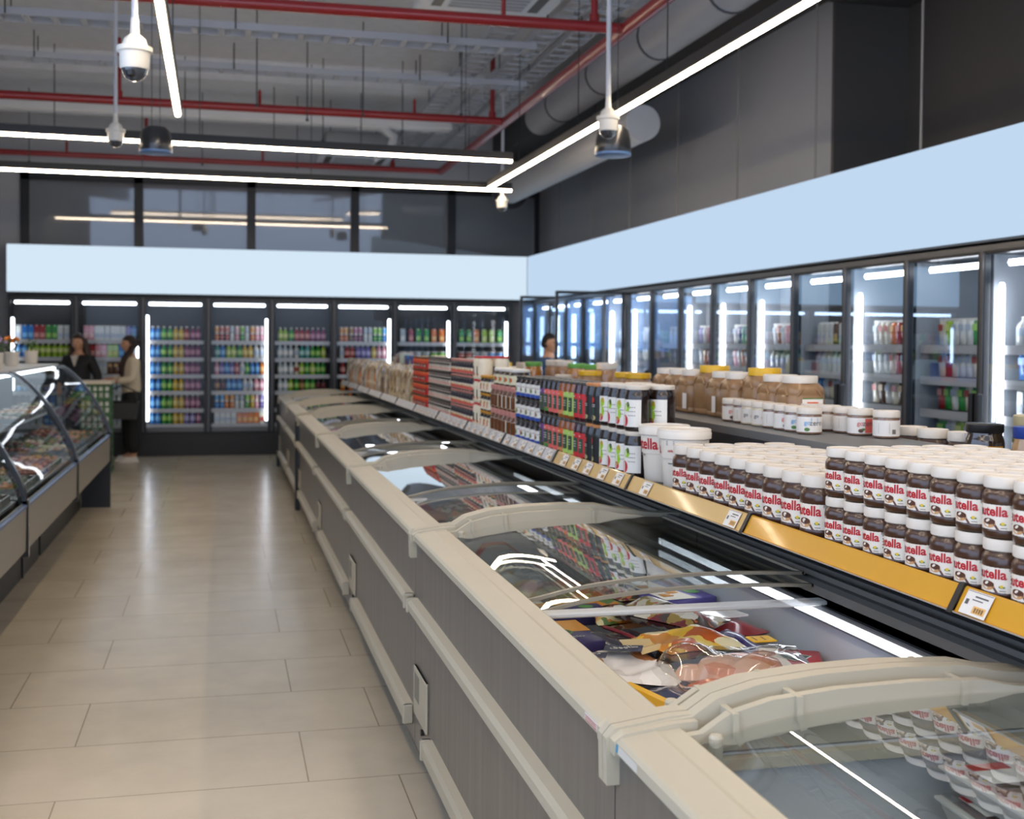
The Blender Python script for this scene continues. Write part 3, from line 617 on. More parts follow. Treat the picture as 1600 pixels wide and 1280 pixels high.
frozen('food_carton', 'violet and white carton with orange cubes and a green emblem', 'carton', m, [pm('#5a4f94', .35), CRM, GRN, ORA], (1.51, 3.88, Zp+0.03), 0.15)
frozen('food_carton', 'violet carton edge showing under the violet and white one', 'carton', M().rbox((-0.09, -0.13, 0), (0.09, 0.13, 0.03), .003), [PUR], (1.50, 3.78, Zp-0.015), 0.35, smooth=False)
frozen('frozen_food_bag', 'orange pasta bag with a yellow top near the crossbar', 'frozen bag', pillow(M(), 0.22, 0.22, 0.07, 0, 15, .008), [PRINTS['orange']], (1.27, 3.62, Zp+0.02), -0.2)
frozen('frozen_food_bag', 'mottled brown meat bag crossing the middle of the freezer', 'frozen bag', pillow(M(), 0.20, 0.36, 0.09, 0, 16, .010), [PRINTS['mixed']], (1.31, 3.41, Zp+0.06), 0.5)
frozen('frozen_food_bag', 'striped vegetable bag behind the violet carton', 'frozen bag', pillow(M(), 0.18, 0.34, 0.08, 0, 17, .010), [PRINTS['mixed']], (1.40, 4.06, Zp+0.01), 0.1)
frozen('frozen_food_bag', 'small orange shrimp bag against the bridge', 'frozen bag', pillow(M(), 0.16, 0.14, 0.06, 0, 18, .008), [PRINTS['meat']], (1.04, 2.56, Zp), 0.3)
frozen('frozen_food_bag', 'tan minced meat bag by the bridge corner', 'frozen bag', pillow(M(), 0.20, 0.16, 0.05, 0, 19, .006), [PRINTS['chicken']], (0.945, 2.53, Zp-.01), -0.2)
frozen('frozen_food_bag', 'orange-tinted bag under the whole chicken', 'frozen bag', pillow(M(), 0.22, 0.16, 0.06, 0, 20, .008), [pm('#d8743c', .25, coat=.6)], (1.18, 2.62, Zp-.01), 0.2)
for q in range(3): # yellow and white chicken bags in the far half
    frozen('frozen_food_bag', '%s of three yellow-edged chicken bags along the front rim' % ['nearest', 'middle one', 'farthest'][q], 'frozen bag', pillow(M(), 0.22, 0.20, 0.07, 0, 30+q, .008).box((-.1, .07, .03), (.1, .095, .06), 1), [PRINTS['white' if q != 1 else 'yellow'], YEL], (0.95+0.05*(q % 2), 3.93+0.105*q, Zp+0.01+0.012*q), 0.1*q)
for q in range(2):
    frozen('frozen_food_bag', ['orange grill-meat bag with a yellow border, nearer one', 'orange grill-meat bag with a yellow border, farther one'][q], 'frozen bag', pillow(M(), 0.20, 0.22, 0.07, 0, 35+q, .008), [PRINTS['orange']], (1.21, 3.92+0.21*q, Zp+0.01), 0.1-0.2*q)
# the other freezers: a bed of bags and cartons
bagp = {}
DESC = {'orange': 'orange food bag', 'meat': 'brown meat bag', 'mixed': 'mottled meat bag', 'white': 'white chicken bag', 'yellow': 'yellow food bag', 'chicken': 'tan chicken bag', 'red': 'dark red bag', 'green': 'green vegetable bag', 'blue': 'blue and white bag', 'purple': 'purple food bag'}
for k in range(2, 7):
    a, e = YS[k]; n = int((e-a-0.3)/0.30)
    for j in range(n):
        for c in range(3):
            key = R.choice(['meat', 'mixed', 'white', 'green', 'blue', 'orange', 'chicken', 'red', 'white', 'mixed', 'meat'] if k != 4 else ['white', 'white', 'mixed', 'chicken', 'orange'])
            if key not in bagp: bagp[key] = pillow(M(), 0.225, 0.265, 0.08, 0, 40+len(bagp), .010, 10).build('frozen_food_bag', [PRINTS[key]], None, True); o = bagp[key]
            else: o = bagp[key].copy(); COL.objects.link(o)
            o.location = (0.975+0.235*c+R.uniform(-.01, .01), a+0.32+0.30*j+R.uniform(-.02, .02), Zp+R.uniform(-.03, .015)); o.rotation_euler = (0, 0, R.uniform(-.25, .25)+pi*(c % 2))
            tag(o, '%s, %s freezer, %s row from its near end, %s' % (DESC[key], ORD[k], ORD[j], ['front rim side', 'middle', 'rear side'][c]), 'frozen bag', 'frozen bags in the %s freezer' % ORD[k])
# the almost empty nearest freezer: a stack of meat trays at the rear
tr = thing('meat_tray', '', 'food tray', (0, 0, 0), 0, 'meat trays in the nearest freezer')
M().prism([(-0.075, 0), (0.075, 0), (0.095, 0.04), (0.105, 0.043), (0.105, 0.048), (0.09, 0.048), (0.07, 0.008), (-0.07, 0.008), (-0.09, 0.048), (-0.105, 0.048), (-0.105, 0.043), (-0.095, 0.04)], 'y', -0.13, 0.13).build('tray', WHITE, tr)
pillow(M(), 0.15, 0.23, 0.05, 0, 71, .004).build('meat', PRINTS['red'], tr, True, (0, 0, 0.006))
M().rbox((-0.095, -0.12, 0.052), (0.095, 0.12, 0.056), .001).build('film', FILM, tr)
M().rbox((-0.08, 0.0, 0.057), (0.04, 0.09, 0.0585), .0004, 0).box((-0.08, 0.06, 0.0586), (0.0, 0.09, 0.059), 1).build('label', [WHITE, REDC], tr)
tr.location = (1.385, 1.82, 0.29)
tr['label'] = 'lowest white tray of red meat in the nearest freezer'
for q in range(1, 9):
    dup(tr, (1.385+R.uniform(-.010, .010), 1.82+R.uniform(-.012, .012), 0.29+0.061*q), R.uniform(-.06, .06), 'white tray of red meat, %s from the bottom of its stack' % ORD[q])
# ---------------------------------------------------------------- gondola with price rails behind the freezers
SHF = pm('#3b3d40', 0.55, name='shelf_paint'); TOPF = pm('#6a6b6b', 0.5, name='shelf_top'); PANEL = pm('#2b2d31', 0.5, name='gondola_panel')
RAILY = pm('#d29a26', 0.28, coat=0.4, var=0.04, name='amber_rail'); RAILT = pm('#d2ae6c', 0.3, coat=0.4, var=0.05, name='tan_rail'); RAILG = pm('#c9c6c4', 0.35, name='pale_rail')  # rail tone turns tan along the row, its glossy reflection put into the colour
ZS, ZT = 1.085, 1.27
G0 = 2.17
bays = []
for k in range(-3, 14):
    y0 = G0+1.03*(k-1)
    y1 = y0+1.03 if k < 13 else y0+0.85
    rm = RAILY if k <= 1 else RAILT if k <= 3 else RAILG
    bays.append((y0, y1, rm))
bays = [b for b in bays if b[1] > 0.1]
for n, (y0, y1, rm) in enumerate(bays):
    L = y1-y0
    t = thing('gondola_shelf', '%s shelf unit of the long gondola behind the freezers, %s from the near end' % ('amber-railed' if rm is RAILY else 'tan-railed' if rm is RAILT else 'pale-railed', ORD[n]), 'shelf unit', (0, y0, 0), 0, 'gondola units')
    M().box((1.76, 0.002, 0.0), (1.80, L-0.002, 1.05)).build('base_panel', PANEL, t); M().box((2.60, 0.002, 0.0), (2.64, L-0.002, 1.05)).build('base_panel', PANEL, t)
    M().box((1.56, 0.002, 1.02), (1.60, L-0.002, 1.055)).box((1.50, 0.002, 1.055), (1.963, L-0.002, ZS)).build('shelf', SHF, t)
    M().box((1.963, 0.002, 1.05), (1.978, L-0.002, ZT-0.03)).build('back_panel', PANEL, t); M().box((2.31, 0.002, 1.14), (2.33, L-0.002, ZT-0.03)).build('back_panel', PANEL, t)
    M().box((1.963, 0.001, ZT-0.03), (2.345, L-0.001, ZT)).build('top_shelf', TOPF, t)
    M().box((2.31, 0.002, 1.105), (2.80, L-0.002, 1.14)).build('shelf', SHF, t)
    M().prism([(1.466, 1.053), (1.470, 1.050), (1.496, 1.100), (1.500, 1.103), (1.500, 1.055)], 'y', 0.018, L, 0).prism([(1.4650, 1.0525), (1.4660, 1.0495), (1.470, 1.0485), (1.470, 1.053)], 'y', 0.018, L, 1).build('price_rail', [rm, pm('#bdb7ab', .3)], t)
    M().prism([(1.462, 1.048), (1.494, 1.108), (1.503, 1.108), (1.503, 1.045)], 'y', 0.0, 0.018).build('rail_divider', BLACK, t)
# price tags slotted in the rails
TAGP = pm('#e6e2da', 0.35); TAGO = pm('#e8b469', 0.4); INK = pm('#55524f', 0.5)
def on_rail(y, s, off=0.0012):  # s from 0 at the foot to 1 at the top
    return (1.467+0.028*s-off, y, 1.0515+0.050*s+off*0.5)
def tag_mesh():
    m = M(); w = 0.085
    m.poly([on_rail(w/2, 0.06), on_rail(-w/2, 0.06), on_rail(-w/2, 0.97), on_rail(w/2, 0.97)], 0)
    def bar(u0, u1, s0, s1, k): m.poly([on_rail(w/2-u0*w, s0, .0017), on_rail(w/2-u1*w, s0, .0017), on_rail(w/2-u1*w, s1, .0017), on_rail(w/2-u0*w, s1, .0017)], k)
    bar(.45, .92, .16, .44, 1)
    for q in range(4): bar(.52+.09*q, .58+.09*q, .2, .38, 2)
    bar(.36, .86, .74, .80, 2); bar(.30, .70, .62, .66, 2); bar(.08, .2, .42, .62, 2); bar(.02, .98, .92, .94, 2)
    return m
tg = tag_mesh().build('price_tag', [TAGP, TAGO, INK])
tys = [(2.11, 'beside the black joint below the stacked spread jars'), (3.30, 'below the fifth large spread jar'), (4.05, 'below the white tubs'), (4.36, 'first in the tan rail past the tubs'), (4.55, 'second in the tan rail past the tubs'), (4.75, 'third in the tan rail past the tubs'), (4.92, 'fourth in the tan rail past the tubs'), (5.10, 'fifth in the tan rail past the tubs')]
tys += [(5.35+0.17*q, '%s in the pale rail under the jam jars' % ORD[q]) for q in range(24)]
for q, (y, lb) in enumerate(tys):
    lab = 'white price tag ' + lb
    if q == 0: tg.location = (0, y, 0); tag(tg, lab, 'price tag', 'price tags in the rails')
    else: dup(tg, (0, y, 0), None, lab)

# ---------------------------------------------------------------- jars
CHOC = pm('#452a1a', 0.28, coat=0.35, name='hazelnut_spread'); CHOC2 = pm('#2a1a12', 0.2, coat=1.0); LIDW = pm('#ddd4c6', 0.42, name='white_lid'); LABW = pm('#e8e0d2', 0.45, name='label_paper')
LRED = pm('#b81620', 0.4); LBRN = pm('#5a3524', 0.4); LTAN = pm('#c99a68', 0.45); LYEL = pm('#e2bf2c', 0.4); LGRN = pm('#4f7d33', 0.4); LINK = pm('#777069', 0.5); LBLK = pm('#2a2624', 0.4); GLS = pm('#3b3128', 0.08, coat=1.0)
def cyl(r, off=0.0006, turn=0.0, zc=0.0, sx=1.0):
    """label coordinates (u to the right, v up) on a cylinder facing -x"""
    return lambda u, v: (-(r+off)*cos(u/r+turn), -(r+off)*sin(u/r+turn), zc+v)
def band(m, r, z0, z1, a0, a1, mat, off=0.0005, n=20):
    def f(u, v):
        a = a0+(a1-a0)*u
        return (-(r+off)*cos(a), -(r+off)*sin(a), z0+(z1-z0)*v)
    return m.grid(f, n, 1, mat)
def blob(m, fn, cu, cv, ru, rv, mat, n=14, rot=0.0):
    return m.poly([fn(cu+ru*cos(2*pi*i/n)*cos(rot)-rv*sin(2*pi*i/n)*sin(rot), cv+rv*sin(2*pi*i/n)*cos(rot)+ru*cos(2*pi*i/n)*sin(rot)) for i in range(n)], mat)
def spread_jar(D, H, label, turn=0.30):
    """tall glass jar of hazelnut spread, white screw lid, paper label with red lettering"""
    r = D/2; lh = H*0.19; zb = H-lh
    t = thing('spread_jar', label, 'spread jar')
    prof = [(r*.80, 0.0), (r*.93, 0.004), (r*.985, 0.012), (r*.985, H*.14), (r*.955, H*.16), (r*.955, H*.54), (r*.985, H*.56), (r*1.0, H*.62), (r*.99, H*.68), (r*.93, H*.74), (r*.84, H*.775), (r*.82, zb), (r*.82, zb+0.004)]
    M().lathe(prof, 28).build('glass_body', CHOC, t, True, None, 50)
    M().lathe([(r*.90, zb-0.001), (r*.945, zb+.001), (r*.955, zb+.006), (r*.945, H-.005), (r*.915, H-.001), (r*.84, H-.0005), (r*.82, H-.003), (0, H-.003)], 32).build('lid', LIDW, t, True, None, 35)
    m = M(); rl = r*.962; zl0, zl1 = H*.135, H*.565; zc = (zl0+zl1)/2; h = zl1-zl0
    band(m, rl, zl0, zl1, -2.0, 2.0, 0, 0.0002, 28)
    f = cyl(rl, 0.0009, turn, zc)
    w = 1.55*rl
    tv, tf, tw, th = text_mesh('nutella', 0.025)
    k = w/tw
    m.text('utella', h*.38, lambda u, v: f(u+w*.09, v+h*.22), 1, 0.03, w*.86)
    m.text('n', h*.27, lambda u, v: f(u-w*.43, v+h*.155), 2, 0.03, w*.15)
    # slice of bread with spread, hazelnuts, knife and flower
    blob(m, f, -w*.06, -h*.24, w*.24, h*.17, 4); f2 = cyl(rl, .0012, turn, zc); blob(m, f2, -w*.05, -h*.17, w*.22, h*.12, 3); f3 = cyl(rl, .0015, turn, zc)
    blob(m, f3, -w*.08, -h*.14, w*.08, h*.05, 0, 10, .5)
    m.poly([f3(w*.04, -h*.15), f3(w*.10, -h*.13), f3(w*.30, -h*.47), f3(w*.22, -h*.48)], 3)
    blob(m, f2, w*.37, -h*.24, w*.07, h*.05, 6); blob(m, f3, w*.38, -h*.22, w*.05, h*.06, 5); blob(m, f2, w*.44, -h*.25, w*.04, h*.03, 6)
    m.poly([f2(w*.32, -h*.40), f2(w*.50, -h*.40), f2(w*.50, -h*.375), f2(w*.32, -h*.375)], 7)
    for q in range(5): m.poly([f2(w*.62, h*(.30-.13*q)), f2(w*.80, h*(.30-.13*q)), f2(w*.80, h*(.34-.13*q)), f2(w*.62, h*(.34-.13*q))], 7)
    for q in range(6): m.poly([f3(w*(.58+.03*q), h*.36), f3(w*(.592+.03*q), h*.36), f3(w*(.592+.03*q), h*.47), f3(w*(.58+.03*q), h*.47)], 2)
    m.build('label', [LABW, LRED, LBLK, LBRN, LTAN, LYEL, LGRN, LINK], t)
    return t
big = spread_jar(0.112, 0.168, ''); small = spread_jar(0.0915, 0.126, '', 0.16)
bigy = [2.90+0.117*q for q in range(9)]; n = 0
for row in range(4):
    for q, y in enumerate(bigy):
        lb = 'large hazelnut spread jar, %s before the tubs in the %s' % (ORD[8-q], 'front row') if row == 0 else 'large white-lidded spread jar, %s before the tubs in the %s row back' % (ORD[8-q], ORD[row])
        loc = (1.558+0.1125*row, y+R.uniform(-.003, .003), ZS+.0005); tz = R.uniform(-.12, .12)
        if n == 0: big.location = loc; big['label'] = lb; big['group'] = 'large spread jars'
        else: dup(big, loc, tz, lb)
        n += 1
smally = [1.74+0.0935*q for q in range(12)]; n = 0
for lev in range(2):
    for row in range(5):
        for q, y in enumerate(smally):
            if row > 0 and lev == 0 and row < 4: continue
            tier = 'upper tier' if lev else 'lower tier'
            lb = 'small hazelnut spread jar, %s, %s from the large jars, %s row' % (tier, ORD[11-q], ['front', 'second', 'third', 'fourth', 'rear'][row])
            loc = (1.548+0.092*row, y+R.uniform(-.002, .002), ZS+.0005+0.1262*lev); tz = R.uniform(-.08, .08)
            if n == 0: small.location = loc; small['label'] = lb; small['group'] = 'stacked small spread jars'
            else: dup(small, loc, tz, lb)
            n += 1
# two big white tubs
def tub(label, loc, rz):
    t = thing('spread_tub', label, 'tub', loc, rz, 'big white tubs')
    TW = pm('#e4dccf', 0.4, name='tub_plastic')
    M().lathe([(0.070, 0), (0.073, 0.004), (0.080, 0.105), (0.084, 0.106), (0.089, 0.172), (0.089, 0.178)], 40).build('body', TW, t, True)
    M().lathe([(0.089, 0.174), (0.0965, 0.176), (0.0975, 0.196), (0.0955, 0.199), (0.0955, 0.207), (0.092, 0.210), (0.080, 0.2105), (0.078, 0.206), (0, 0.206)], 40).build('lid', TW, t, True)
    m = M(); f = lambda u, v: (-(0.0868+v*.075+.0009)*cos(u/.087), -(0.0868+v*.075+.0009)*sin(u/.087), 0.142+v)
    m.text('utella', 0.042, lambda u, v: f(u-.062+0.012, v), 0, 0.025, 0.115); m.text('n', 0.025, lambda u, v: f(u-.133, v-.008), 1, .025, .022)
    for q in range(3): m.poly([f(-.11+.02*q, -.045), f(-.095+.02*q, -.045), f(-.095+.02*q, -.04), f(-.11+.02*q, -.04)], 2)
    m.text('utella', 0.009, lambda u, v: f(u+.062, v-.008), 0, .02, .022)
    for q in range(3): m.poly([f(.045, .012+.006*q), f(.08, .012+.006*q), f(.08, .0145+.006*q), f(.045, .0145+.006*q)], 2)
    m.poly([f(.05, -.055), f(.075, -.055), f(.075, -.052), f(.05, -.052)], 1)
    m.build('lettering', [LRED, LBLK, LINK], t)
    return t
tub('big white tub with red lettering, beside the large spread jars', (1.61, 4.01, ZS+.001), -0.12)
tub('big white tub with red lettering, behind the other tub', (1.61, 4.207, ZS+.001), 0.85)

# generic jars and canisters for the rest of the shelf
JARS = {}
def jar(key, D, H, body, lidm, lab, lid=0.11, shapes=None, words=None, square=None, name='jar', noun='jar', neck=.86):
    if key in JARS: return JARS[key]
    r = D/2; zb = H*(1-lid)
    t = thing(name, '', noun)
    M().lathe([(r*.86, 0), (r*.97, .005), (r*.985, H*.06), (r*.985, zb*.80), (r*.95, zb*.88), (r*neck, zb*.95), (r*neck, zb)], 20, power=square).build('body', body, t, True, None, 50)
    M().lathe([(r*(neck+.03), zb-.001), (r*(neck+.08), zb+.003), (r*(neck+.08), H-.003), (r*(neck+.02), H), (0, H)], 22).build('lid', lidm, t, True)
    if lab:
        m = M(); z0, z1 = H*.10, zb*.76; rr = r*.99
        mats = [lab]
        a = 1.5
        band(m, rr, z0, z1, -a, a, 0, .0004, 18)
        f = cyl(rr, .001, 0, (z0+z1)/2); h = z1-z0; g = cyl(rr, .0014, 0, (z0+z1)/2)
        for (u, v, ru, rv, mt) in (shapes or []):
            if mt not in mats: mats.append(mt)
            if ru > 0: blob(m, f, u*r, v*h, ru*r, rv*h, mats.index(mt))
            else: m.grid(lambda s, q: f((u-abs(ru)+2*abs(ru)*s)*r, (v-rv+2*rv*q)*h), 10, 1, mats.index(mt))
        for (u, v, hh, mt) in (words or []):
            if mt not in mats: mats.append(mt)
            for q in range(4): m.poly([g((u-.3+.16*q)*r, v*h), g((u-.2+.16*q)*r, v*h), g((u-.2+.16*q)*r, (v+hh)*h), g((u-.3+.16*q)*r, (v+hh)*h)], mats.index(mt))
        m.build('label', mats, t)
    t['unused'] = 1
    JARS[key] = t
    return t
def place(proto, loc, label, group, rz=0.0):
    if 'unused' in proto.keys():
        del proto['unused']; proto.location = loc; proto.rotation_euler = (0, 0, rz); proto['label'] = label; proto['group'] = group; return proto
    return dup(proto, loc, rz, label, group)
PKJAR = pm('#1f120d', 0.22, coat=0.35, name='dark_preserve'); AMB = pm('#8a4a14', 0.22, coat=0.4, name='amber_preserve'); DRK = pm('#1c1a1a', 0.25, coat=0.35)
BURG = pm('#3a1620', .22, coat=0.4); LIME = pm('#a9c860', .4); PINKL = pm('#c98a80', .4); ORL = pm('#c98a58', .4); GRNL = pm('#33472c', .4); GRY = pm('#4a4a48', .35, .4); BLUL = pm('#274a9c', .4); PURL = pm('#6d4080', .4); CREAM = pm('#e5dcc4', .45); OCH = pm('#c08a2c', .4); COFF = pm('#6b3f22', .25, coat=1.0)
LAB2 = pm('#e4e2da', .45); GAP = pm('#9ccb2e', .4); STR = pm('#c23038', .4); KHA = pm('#b5ac7c', .4); DGL = pm('#2f4a38', .45); SALM = pm('#d9645c', .4); REDB = pm('#c8262c', .4); ORB = pm('#d9602a', .4)
fr1 = jar('fruitA', .100, .176, PKJAR, LIDW, LAB2, .09, [(.05, -.28, .36, .22, STR), (.3, .22, .3, .16, GAP), (.4, .32, .14, .1, LBLK)], [(.75, -.1, .03, LINK), (.75, .05, .03, LINK), (.75, .2, .03, LINK)], name='preserve_jar', noun='jar')
fr2 = jar('fruitB', .100, .176, PKJAR, LIDW, LAB2, .09, [(.15, -.1, .4, .22, GAP), (.12, -.33, .3, .14, STR), (.3, .26, .26, .16, GAP), (.36, .34, .16, .1, OCH)], [(.75, -.1, .03, LINK), (.75, .05, .03, LINK)], name='preserve_jar', noun='jar')
for lev in range(2):
    for row in range(3):
        for q in range(5):
            y = 4.25+0.103*q
            if q == 0 or row == 2: continue
            if row == 2 and q > 2: continue
            place(fr2 if (q+row) % 2 == 0 else fr1, (1.553+.104*row, y, ZS+.0005+.1765*lev), 'dark preserve jar with white fruit label, %s tier, %s past the tubs, %s row' % (['lower', 'upper'][lev], ORD[q], ['front', 'middle', 'rear'][row]), 'fruit preserve jars', R.uniform(-.1, .1))
def block(proto_list, y0, pitch, D, H, tiers, desc, group, rows=1, xo=0.0):
    for lev in range(tiers):
        for row in range(rows):
            for q, p in enumerate(proto_list):
                place(JARS[p], (1.503+D/2+row*(D+.004)+xo, y0+pitch*q, ZS+.0005+(H+.0006)*lev), '%s, %s tier, %s of its block%s' % (desc if isinstance(desc, str) else desc[p], ['bottom', 'second', 'third', 'fourth', 'fifth'][lev], ORD[q], '' if row == 0 else ', back row'), group, R.uniform(-.12, .12))
jar('blk', .094, .172, DRK, ORL, pm('#1f201f', .35), .07, [(-.05, .33, .28, .12, REDB), (.0, -.1, .3, .16, DGL), (.05, -.38, .35, .1, KHA)], [(.0, .12, .03, LAB2), (.0, .05, .03, LAB2)], name='coffee_jar', noun='jar')
block(['blk', 'blk'], 4.765, .098, .094, .172, 2, 'black jar with orange lid and red emblem', 'black jars with orange lids', 2)
for key, body, c1, c2, c3 in (('gred', BURG, REDB, DGL, REDB), ('gred2', BURG, SALM, DGL, SALM), ('glim', AMB, LIME, GRNL, LIME), ('gamb', AMB, ORB, DGL, ORL), ('gdrk', PKJAR, SALM, DGL, SALM), ('gpur', PKJAR, PURL, GRNL, GRNL), ('ggrn', PKJAR, SALM, DGL, LGRN)):
    jar(key, .080, .170, body, GRY if key != 'glim' else GRY, c1, .06, [(.1, -.02, -.55, .30, c2), (.1, -.42, -1.2, .08, c3)], [(.1, .1, .035, LAB2), (.1, .0, .035, LAB2), (.1, -.1, .035, LAB2), (.0, .36, .05, LAB2)], name='preserve_jar', noun='jar')
gd = {'gred': 'dark jar with red and green label', 'gred2': 'dark jar with rose and green label', 'glim': 'amber jar with lime label', 'gamb': 'amber jar with orange-banded green label', 'gdrk': 'dark jar with pink-banded green label', 'gpur': 'dark jar with violet label', 'ggrn': 'dark jar with green-footed label'}
block(['gred', 'gred', 'glim', 'glim', 'gamb', 'gdrk', 'gdrk', 'ggrn', 'gpur'], 4.953, .083, .080, .170, 2, gd, 'jars with green labels', 2)
jar('jam', .098, .112, PKJAR, GRY, LAB2, .10, [(.1, -.37, -1.3, .13, BLUL), (-.1, .05, .3, .2, STR), (.2, .0, .2, .14, LGRN)], [(.5, .2, .06, LINK)], name='jam_jar', noun='jar')
jar('jam2', .098, .112, PKJAR, GRY, LAB2, .10, [(.1, -.37, -1.3, .13, BLUL), (-.15, .08, .26, .2, OCH), (.15, .0, .22, .18, LGRN)], [(.5, .2, .06, LINK)], name='jam_jar', noun='jar')
block(['jam', 'jam2', 'jam2', 'jam', 'jam2'], 5.71, .1, .098, .112, 3, {'jam': 'jam jar with blue-footed label and red fruit', 'jam2': 'jam jar with blue-footed label and apricots'}, 'jam jars with blue-footed labels', 2)
jar('cof', .096, .136, COFF, PINKL, CREAM, .20, [(.25, 0, -.5, .48, COFF)], name='coffee_jar', noun='jar')
block(['cof']*6, 6.22, .1, .096, .136, 2, 'brown coffee jar with pink lid', 'coffee jars with pink lids', 2)
jar('olive', .12, .095, PKJAR, LAB2, None, .16, name='olive_jar', noun='jar'); JARS['olive2'] = jar('olv', .12, .095, PKJAR, LAB2, pm('#d8d2b0', .4), .16, [(-.1, 0, .35, .3, LGRN), (.3, 0, .2, .22, ORB)], name='olive_jar', noun='jar')
block(['olv']*4, 6.26, .126, .12, .095, 1, 'squat dark jar on top of the coffee jars', 'squat jars on the coffee jars'); 
for o in list(COL.objects):
    if o.get('group') == 'squat jars on the coffee jars': o.location.z += 0.2732
if 'unused' in JARS['olive'].keys():
    for ch in list(JARS['olive'].children): bpy.data.objects.remove(ch)
    bpy.data.objects.remove(JARS['olive'])
jar('mus', .085, .105, PKJAR, OCH, CREAM, .14, [(0, -.1, .4, .25, ORB), (.3, .2, .2, .15, OCH)], name='mustard_jar', noun='jar'); jar('pch', .10, .142, CREAM, REDB, CREAM, .08, [(0, 0, -.3, .3, LBLK), (.2, -.3, .3, .1, ORB)], name='spice_jar', noun='jar')
block(['mus']*3, 6.83, .09, .085, .105, 3, 'small jar with ochre lid and cream label', 'small ochre-lidded jars', 2)
block(['pch']*2, 7.11, .104, .10, .142, 3, 'cream jar with red lid and dark window', 'cream jars with red lids', 2)
jar('red', .086, .100, pm('#26222a', .25, coat=.4), PINKL, CREAM, .12, [(.1, -.30, -1.4, .17, SALM), (.2, -.1, .3, .16, OCH), (.3, -.32, .3, .10, REDB), (.1, .34, -1.5, .17, pm('#2c2834', .4))], name='sauce_jar', noun='jar')
block(['red']*8, 7.34, .089, .086, .100, 4, 'sauce jar with red and cream label', 'red-labelled sauce jars', 1)
jar('bro', .090, .100, pm('#4a3a33', .3, coat=.6), GRY, pm('#d8cfc0', .4), .1, [(-.1, .1, .4, .25, LBRN), (.3, -.25, .3, .10, SALM), (.3, .3, -.5, .12, DRK)], name='cocoa_jar', noun='jar')
block(['bro']*9, 8.09, .096, .090, .100, 4, 'brown and white cocoa jar', 'cocoa jars', 1)
jar('can', .104, .098, ORB, pm('#3a2a26', .4), REDB, .12, [(.3, 0, .35, .3, LBLK), (.3, -.1, .15, .15, CREAM), (0, .3, -.9, .06, ORB)], name='orange_canister', noun='canister', neck=.93)
block(['can']*6, 9.08, .108, .104, .098, 4, 'orange and red canister', 'orange canisters', 1)
# bags of nuts, then boxes and pouches toward the far end
def stand_bag(name, w, h, d, mats, seed):
    m = M()
    def f(sg): return lambda u, v: (sg*d*.5*max(0, 1-(2*abs(u-.5))**3)**.7*(1-v**3)**.6+0.004*sin(9*u+7*v+seed), (u-.5)*w, h*v)
    m.grid(f(-1), 8, 10, 0).grid(f(1), 8, 10, 0).box((-.004, -w*.49, h*.95), (.004, w*.49, h*1.02), 1)
    o = m.build(name, mats, None, True); o['unused'] = 1
    return o
NUT = print_mat('film_nuts', ['#8a6a3c', '#a58a58', '#6d5230', '#d8c8a4', '#c2a878'], 26); PAPERB = print_mat('film_paper', ['#d8cbb2', '#cbb998', '#e6dcc8', '#a58a5c'], 14); YB = print_mat('film_box_yellow', ['#e2ae22', '#d9862a', '#efd9a0', '#7a4a22'], 15); WB = print_mat('film_box_white', ['#d9d2c6', '#c4b8a8', '#6a5648', '#e8e2d6'], 14); DB = print_mat('film_box_dark', ['#4a3a30', '#8a6a4c', '#cdbb9c', '#2e2826'], 18)
sb = [stand_bag('nut_bag', .21, .29, .09, [NUT, PAPERB], 1), stand_bag('snack_bag', .20, .30, .08, [PAPERB, PAPERB], 2), stand_bag('cereal_bag', .16, .28, .08, [YB, YB], 3), stand_bag('coffee_bag', .13, .26, .07, [DB, WB], 4), stand_bag('flour_bag', .15, .27, .08, [WB, WB], 5)]
bd = ['brown nut bag', 'cream paper snack bag', 'yellow and orange cereal bag', 'dark coffee bag', 'white flour bag']
y = 9.82; q = 0
cnt = {}
while y < 15.1:
    b = (1 if q % 3 == 1 else 0) if y < 11.2 else R.choice([2, 3, 4, 2, 1])
    w = [.22, .21, .17, .14, .16][b]
    for row in range(2):
        cnt[b] = cnt.get(b, 0)+1
        place(sb[b], (1.57+.10*row, y+w/2, ZS+.001), '%s, %s past the orange canisters%s' % (bd[b], ORD[q], '' if row == 0 else ', back row'), bd[b]+'s', R.uniform(-.15, .15))
    y += w; q += 1
